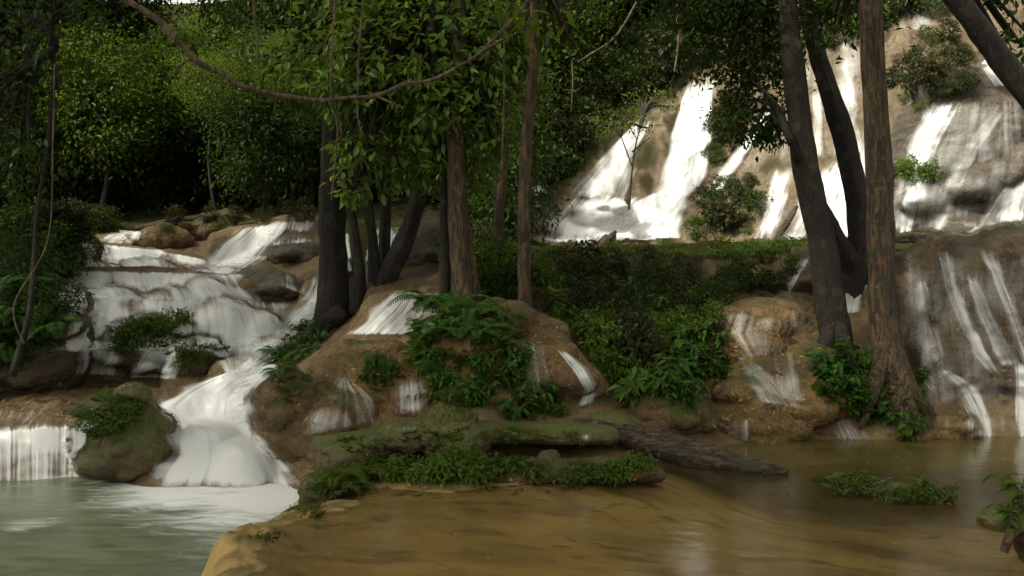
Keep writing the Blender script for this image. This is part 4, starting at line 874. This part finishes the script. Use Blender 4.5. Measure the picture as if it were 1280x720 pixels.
e1 = make_broad("x", 15, 4, .11, 'leaf_lime', .14); e1.name = "seedling"; e1['category'] = "seedling"
e2 = make_broad("x", 16, 5, .09, 'leaf_lime', .12); e2.name = "seedling"; e2['category'] = "seedling"

strew([b1, b2, b3], [(505, 425), (560, 388), (615, 400), (660, 430), (662, 470), (600, 512), (548, 505), (518, 460)], 46, 1, .42, .8, "glossy broad leaved plant in the lush clump on the central mound", "broadleaf plants of the central clump", mind=9, lean=.5)
strew([f1, f2], [(530, 385), (560, 372), (600, 378), (640, 400), (620, 425), (545, 420)], 9, 2, .7, 1.0, "bright fern arching out of the top of the central clump", "ferns of the central clump", mind=16)
strew([b1, b2], [(458, 448), (490, 448), (497, 480), (478, 500), (458, 475)], 8, 3, .45, .7, "dark broad leaved plant in the small clump on the tan mound", "broadleaf plants on the tan mound", mind=7, lean=.5)
strew([s4, s3, s5, s2, s1, b3], [(610, 340), (700, 345), (880, 345), (1000, 340), (985, 362), (905, 378), (885, 470), (820, 480), (760, 470), (700, 405), (640, 370)], 74, 4, .3, .85, "dense shrub on the dark overgrown bank at centre right", "shrubs covering the dark bank", mind=9)
strew([b1, b3, b2], [(800, 400), (870, 380), (905, 420), (900, 480), (860, 500), (770, 500), (770, 460)], 34, 5, .6, 1.0, "broad leaved plant on the lower slope of the dark bank", "broadleaf plants on the dark bank", mind=11, lean=.4)
strew([c2, s4, s5], [(640, 322), (760, 318), (880, 320), (990, 322), (900, 350), (700, 355)], 34, 30, .2, .45, "short dark shrub on the flat top of the dark bank", "short shrubs on top of the dark bank", mind=7)
strew([c2, c1], [(600, 312), (690, 308), (860, 306), (1000, 306), (1010, 320), (860, 322), (700, 322), (610, 330)], 34, 6, .4, 1.4, "low leafy plant along the sunlit rim of the bank below the back falls", "low plants on the bank rim", mind=6)
strew([b1, b2, b3], [(1020, 470), (1060, 440), (1100, 460), (1120, 500), (1130, 530), (1085, 525), (1030, 500)], 36, 7, .6, .95, "dark glossy plant in the clump at the feet of the right trunks", "plants at the feet of the right trunks", mind=8, lean=.4)
strew([b1, b3], [(1145, 460), (1170, 465), (1160, 500), (1145, 540), (1130, 545)], 8, 8, .45, .7, "small dark plant beside the flared root of the brown trunk", "plants beside the flared root", mind=9)
strew([c2, s1, m3], [(138, 415), (180, 402), (232, 410), (230, 430), (150, 440)], 22, 9, .5, .75, "shaggy plant on the planted boulder in the left cascade", "plants on the cascade boulder", mind=6)
strew([c1, m2], [(215, 440), (250, 424), (282, 436), (275, 455), (225, 460)], 14, 10, .5, .8, "mossy plant on the smaller boulder in the left cascade", "moss plants on the smaller boulder", mind=7)
strew([c1, c2, m2], [(104, 510), (135, 490), (172, 498), (170, 520), (125, 550), (105, 540)], 26, 11, .45, .75, "bright mossy plant on the boulder in the green pool", "moss plants on the pool boulder", mind=6)
strew([b2, c2, f2], [(335, 450), (372, 415), (420, 405), (400, 430), (352, 466)], 26, 12, .5, .8, "leafy plant trailing along the upper edge of the tan mound", "plants along the mound edge", mind=8)
strew([c1, m2], [(335, 470), (385, 462), (392, 485), (360, 500)], 9, 13, .35, .5, "tiny moss plant on the rounded tan boulder", "moss plants on the tan boulder", mind=8)
strew([e1, e2, e1, e2, c2], [(420, 590), (500, 572), (560, 585), (660, 585), (690, 596), (600, 600), (470, 602)], 44, 14, .7, 1.2, "bright seedling plant on the mossy ledge by the orange pool", "seedlings on the mossy ledge", mind=7)
strew([m2, c1], [(300, 672), (330, 640), (395, 618), (440, 612), (400, 640), (340, 680)], 12, 34, .25, .5, "small green tuft growing on the rim between the two pools", "tufts on the pool rim", mind=7)
strew([m2, c1, m2], [(430, 545), (560, 530), (720, 538), (720, 548), (540, 550), (430, 562)], 30, 32, .3, .6, "moss tuft on the top of the long mossy ledge", "moss tufts on the long ledge", mind=6)
strew([s2, s5], [(60, 285), (135, 278), (140, 292), (100, 300), (60, 300)], 16, 33, .5, .9, "dark bush left of the top left falls", "bushes left of the top falls", mind=6)
strew([f3, c1, m1, f3], [(398, 600), (440, 578), (470, 592), (440, 612), (405, 626)], 14, 15, .4, .7, "yellow green tuft on the mossy end of the ledge above the white foam", "tufts on the ledge end", mind=7)
strew([e1, e2, b2], [(620, 510), (690, 500), (710, 520), (640, 528)], 14, 16, .8, 1.2, "light green plant on the ledge top behind the hollow", "plants on the ledge top", mind=9)
strew([c1, e2, c2], [(700, 580), (800, 580), (790, 600), (700, 602)], 14, 17, .5, .8, "sparse plant on the right half of the low layered ledge", "plants on the layered ledge", mind=10)
strew([c1, m2, e2], [(1032, 598), (1090, 594), (1095, 610), (1040, 612)], 16, 18, .4, .7, "tiny plant covering the mossy islet", "plants on the mossy islet", mind=6)
strew([c1, e2, e1], [(1105, 612), (1185, 610), (1195, 622), (1110, 622)], 14, 19, .4, .7, "tiny plant covering the dark stone islet", "plants on the stone islet", mind=7)
strew([s5, c2, s2, m3], [(880, 240), (935, 225), (955, 250), (930, 300), (870, 300), (865, 280)], 30, 20, .5, 1.2, "sunlit shrub on the back ridge right of the brilliant falls", "shrubs on the back ridge", mind=9)
strew([s2, s5], [(895, 150), (935, 130), (925, 180), (895, 215), (885, 190)], 16, 21, .6, 1.3, "shrub in the cleft between the main falls and the diagonal chute", "shrubs in the back cleft", mind=9)
strew([s2, s4, s5], [(560, 240), (690, 232), (780, 140), (850, 90), (950, 88), (950, 10), (620, 10), (560, 120)], 85, 31, 1.6, 2.8, "dark shrub on the shaded slope left of and above the sunlit falls", "dark shrubs on the slope by the falls", mind=12)
strew([s2, s4, s5, s3], [(930, 40), (1010, 20), (1120, 5), (1200, 0), (1200, 22), (1120, 35), (1060, 60), (1000, 85), (945, 120)], 34, 35, .5, 1.3, "shrub hanging over the top of the pale cliff behind the right trunks", "shrubs along the cliff top", mind=9)
strew([s5, c2, s2, s4], [(1118, 70), (1170, 40), (1222, 70), (1215, 110), (1150, 138), (1120, 130)], 36, 22, .25, .85, "shrub on the overgrown patch high on the pale cliff", "shrubs on the pale cliff", mind=9)
strew([c1, s3], [(1130, 215), (1170, 208), (1172, 228), (1135, 232)], 7, 23, .6, .9, "small shrub clinging to the huge grey boulder", "shrubs on the huge boulder", mind=10)
strew([s5, c2, s4], [(200, 285), (270, 270), (390, 266), (400, 276), (300, 282), (220, 300)], 20, 24, .3, .6, "scrappy plant on the leaf strewn ledge behind the top left falls", "plants behind the top left falls", mind=7)
strew([f1, f2, s2], [(0, 330), (60, 345), (80, 400), (40, 440), (0, 470), (-10, 400)], 30, 25, .7, 1.2, "dark fern on the shaded left bank", "ferns on the left bank", mind=10)
strew([s2, s1], [(0, 280), (100, 290), (110, 330), (60, 340), (0, 330)], 18, 26, .7, 1.1, "dark shrub above the shaded left bank", "shrubs above the left bank", mind=10)
strew([s2, s3], [(560, 330), (640, 330), (690, 380), (640, 380), (600, 360)], 16, 27, .6, 1.0, "shrub in the gloom behind the central trunks", "shrubs behind the central trunks", mind=11)
for q, s, lb in [((1268, 628), 1.5, "bright green seedling cut by the right frame edge"), ((1150, 612), 1.0, "upright seedling on the stone islet"), ((868, 455), 1.0, "pale seedling low on the dark bank")]:
    l, n = hit(*q); dup(e1 if s < 1.2 else e2, l - Vector((0, 0, .03)), 1.0, s, lb)['group'] = ""

for q, sc_, lb in [((1278, 634), 1.5, "bright lime leaved plant at the right frame edge above the bare roots"), ((1262, 655), .9, "small lime plant beside the bare roots at the right edge")]:
    dup(e1, P(q[0], q[1], 5.75), 2.0, sc_, lb, " ")["group"] = ""
# ------------------------------------------------------------------ logs, lianas, twigs
def log_thing(name, label, ctrl, mat, cat, seed, flute=.18, wob=.5, seg=18, n=40, part=None):
    p, r = pxpath(ctrl, n); v, f = tube(p, r, seg, wob, flute, seed); c = p.mean(0)
    o = mesh_obj(name, v - c, f, M[mat]); o.location = c; tag(o, label, cat); return o
lg = log_thing("fallen_log", "dark weathered fallen log sloping into the orange pool", [(715, 528, 8.9, 10), (742, 537, 8.85, 24), (790, 546, 8.7, 30), (840, 560, 8.5, 34), (890, 574, 8.35, 30), (940, 583, 8.2, 22), (985, 590, 8.0, 6)], 'wood', "log", 1)
for c in ([(800, 548, 8.6, 8), (812, 566, 8.45, 6), (818, 580, 8.4, 2)], [(770, 542, 8.7, 7), (765, 530, 8.8, 5), (752, 522, 8.9, 2)]):
    p, r = pxpath(c, 8); cc = np.array(lg.location); mesh_obj("branch_stub", *tube(p - cc, r, 7, .3), M['wood'], lg)
log_thing("fallen_log", "dark fallen trunk lying on the bank above the right mound", [(850, 372, 13.2, 10), (885, 362, 13.0, 16), (930, 366, 12.7, 18), (960, 374, 12.5, 17), (978, 384, 12.4, 12)], 'wood', "log", 3)
log_thing("fallen_branch", "dark driftwood leaning on the pale rock behind the twin trunks", [(965, 306, 20.5, 6), (982, 280, 20.7, 9), (996, 258, 21, 5)], 'wood', "branch", 4)
log_thing("fallen_log", "dark log wedged at the foot of the huge boulder", [(1105, 300, 15.5, 8), (1140, 297, 15.5, 14), (1180, 303, 15.5, 8)], 'wood', "log", 5)
log_thing("stump", "broken dark stump in front of the sunlit falls", [(748, 318, 16.5, 22), (758, 302, 16.5, 14), (764, 298, 16.5, 12), (770, 288, 16.5, 3)], 'wood', "stump", 6, n=12)
log_thing("stump", "small dark stump standing in the sunlit falls", [(782, 262, 23.8, 9), (785, 245, 23.8, 7), (788, 234, 23.8, 3)], 'wood', "stump", 7, n=10)
log_thing("fallen_branch", "thin dark branch fallen on the rocks behind the left cascade", [(170, 285, 17.8, 5), (220, 276, 17.8, 8), (280, 272, 18, 7), (340, 278, 18, 3)], 'wood', "branch", 8)
log_thing("tree_root", "bare root clump sticking out of the right bank", [(1255, 690, 5.9, 10), (1262, 672, 5.9, 12), (1275, 660, 5.9, 14), (1300, 640, 5.9, 18)], 'twig', "root", 9, n=14)
li = log_thing("overhanging_branch", "long bare pale branch sagging across the upper left", [(120, -25, 7.6, 9), (158, 0, 7.6, 8), (196, 24, 7.6, 8), (222, 52, 7.6, 7), (248, 78, 7.7, 8), (276, 92, 7.8, 6), (302, 108, 7.8, 7), (340, 118, 8, 6), (362, 121, 8, 7), (400, 126, 8.2, 6), (436, 122, 8.3, 5), (470, 120, 8.4, 6), (505, 106, 8.5, 5), (540, 100, 8.5, 5), (575, 82, 8.5, 4), (600, 66, 8.5, 4), (640, 25, 8.5, 5), (672, -15, 8.5, 4)], 'twig', "branch", 10, seg=8, n=70, flute=.05, wob=.6)
cc = np.array(li.location)
for c in ([(245, 70, 7.7, 5), (228, 80, 7.6, 4), (215, 95, 7.5, 2)], [(600, 66, 8.5, 4), (632, 48, 8.4, 3), (664, 36, 8.3, 2)], [(470, 120, 8.4, 4), (505, 135, 8.3, 2)]):
    p, r = pxpath(c, 8); mesh_obj("twig", *tube(p - cc, r, 6, .3), M['twig'], li)
r_ = np.random.RandomState(3); bb = P(668, 32, 8.3) - cc + r_.normal(size=(26, 3)) * (.16, .1, .12)
dd = r_.normal(size=(26, 3)) * (.7, .7, .3) + (.3, 0, -.5)
mesh_obj("foliage", *leaf_arrays(bb, dd, np.tile((0, 0, 1.0), (26, 1)), r_.uniform(.12, .2, 26), .06), M['leaf_lime'], li)
for i, (ctrl, lb) in enumerate([
    ([(316, -10, 9, 3), (320, 40, 9, 3), (325, 86, 9, 2)], "short pale liana hanging free at upper left"),
    ([(420, -10, 9.4, 3), (415, 60, 9.4, 3), (414, 130, 9.4, 3), (422, 160, 9.4, 2.5), (414, 250, 9.4, 2)], "long thin liana falling past the clustered trunks"),
    ([(455, -10, 9.3, 3), (449, 60, 9.3, 3), (447, 140, 9.3, 2.5), (452, 165, 9.3, 2)], "thin liana beside the hanging green crown"),
    ([(800, -5, 16, 3), (770, 45, 16, 3), (735, 70, 16, 3), (722, 78, 16, 2)], "pale bare branch arching in front of the dark slope"),
    ([(715, 75, 16, 2), (716, 105, 16, 2), (714, 140, 16, 1.5)], "dangling rootlet under the pale arching branch"),
    ([(845, 0, 24, 4), (848, 50, 24, 3), (843, 90, 24, 2)], "tawny dead vine hanging above the main falls"),
    ([(630, 30, 10, 2), (630, 120, 10, 2), (627, 215, 10, 2)], "hair thin liana dropping left of the slim trunk"),
    ([(30, 430, 9.8, 3), (18, 380, 9.8, 2.4), (60, 300, 10, 2.2), (66, 180, 10, 2), (68, 80, 10, 2)], "crooked thin liana on the shaded left bank")]):
    log_thing("liana", lb, ctrl, 'twig', "liana", 20 + i, seg=6, n=30, flute=0, wob=.2)

# ------------------------------------------------------------------ fallen leaves: nobody could count them
r_ = np.random.RandomState(8); B = []; N_ = []
for poly, n in [([(320, 440), (520, 420), (540, 530), (330, 545)], 130), ([(880, 400), (1020, 400), (1040, 550), (870, 550)], 220), ([(200, 280), (400, 268), (400, 280), (200, 300)], 90), ([(400, 600), (800, 590), (800, 612), (400, 625)], 120), ([(0, 480), (180, 480), (90, 520), (0, 520)], 40), ([(560, 330), (760, 400), (760, 520), (660, 520)], 120), ([(1130, 310), (1280, 310), (1280, 540), (1160, 540)], 80)]:
    for q in in_poly(poly, n, n):
        l, nr = hit(*q); B.append(np.array(l) + np.array(nr) * .012); N_.append(np.array(nr))
B = np.array(B); N_ = np.array(N_); d = unit(np.cross(N_, r_.normal(size=B.shape)))
L_ = r_.uniform(.03, .075, len(B))
o = mesh_obj("fallen_leaves", *leaf_simple(B, d, N_, L_, L_ * .5, -.1), M['leaf_dry'])
tag(o, "scattered tan dead leaves lying on the rocks", "leaf litter", kind="stuff")

r_ = np.random.RandomState(21); B = []
for _ in range(70): B.append((r_.uniform(-1.5, 5.0), r_.uniform(5.3, 9.4), 0.006))
B = np.array(B); B = B[height(B[:, 0], B[:, 1]) < -0.02]
a_ = r_.uniform(0, 6.3, len(B)); L_ = r_.uniform(.03, .07, len(B))
o = mesh_obj("floating_leaves", *leaf_simple(B, np.stack([np.cos(a_), np.sin(a_), a_ * 0], -1), np.tile((0, 0, 1.0), (len(B), 1)), L_, L_ * .5, 0.0), M['leaf_dry'])
tag(o, "small tan leaves floating on the orange pool", "leaf litter", kind="stuff")
tw_spots = [((560, 600), "thin twig on the rim of the orange pool below the seedlings"), ((470, 450), "stick lying across the top of the tan mound"), ((960, 470), "stick caught in the stream on the right mound"), ((700, 500), "twig at the foot of the little white fall"),
  ((340, 640), "twig on the algae green rim stone"), ((905, 540), "short stick at the base of the right mound"), ((60, 500), "stick on the lower left terrace"), ((1110, 606), "twig on the mossy islet"), ((620, 545), "bent twig on the long mossy ledge"), ((300, 275), "stick among the leaves behind the top left falls"), ((760, 560), "thin branch leaning on the fallen log")]
for k, (q, lb) in enumerate(tw_spots):
    l, n = hit(*q); l = np.array(l); a = r_.uniform(0, 3.1); L = r_.uniform(.25, .55); d = np.array((math.cos(a), .5 * math.sin(a), 0)) * L
    p = spline([l - d * .5 + (0, 0, .02), l + (r_.normal() * .03, 0, .05), l + d * .3 + (0, 0, .05), l + d * .6 + (0, 0, .02)], 12)
    o = mesh_obj("twig", *tube(p - l, np.linspace(.009, .004, 12), 6, .4, 0, k), M['twig']); o.location = l; tag(o, lb, "twig")
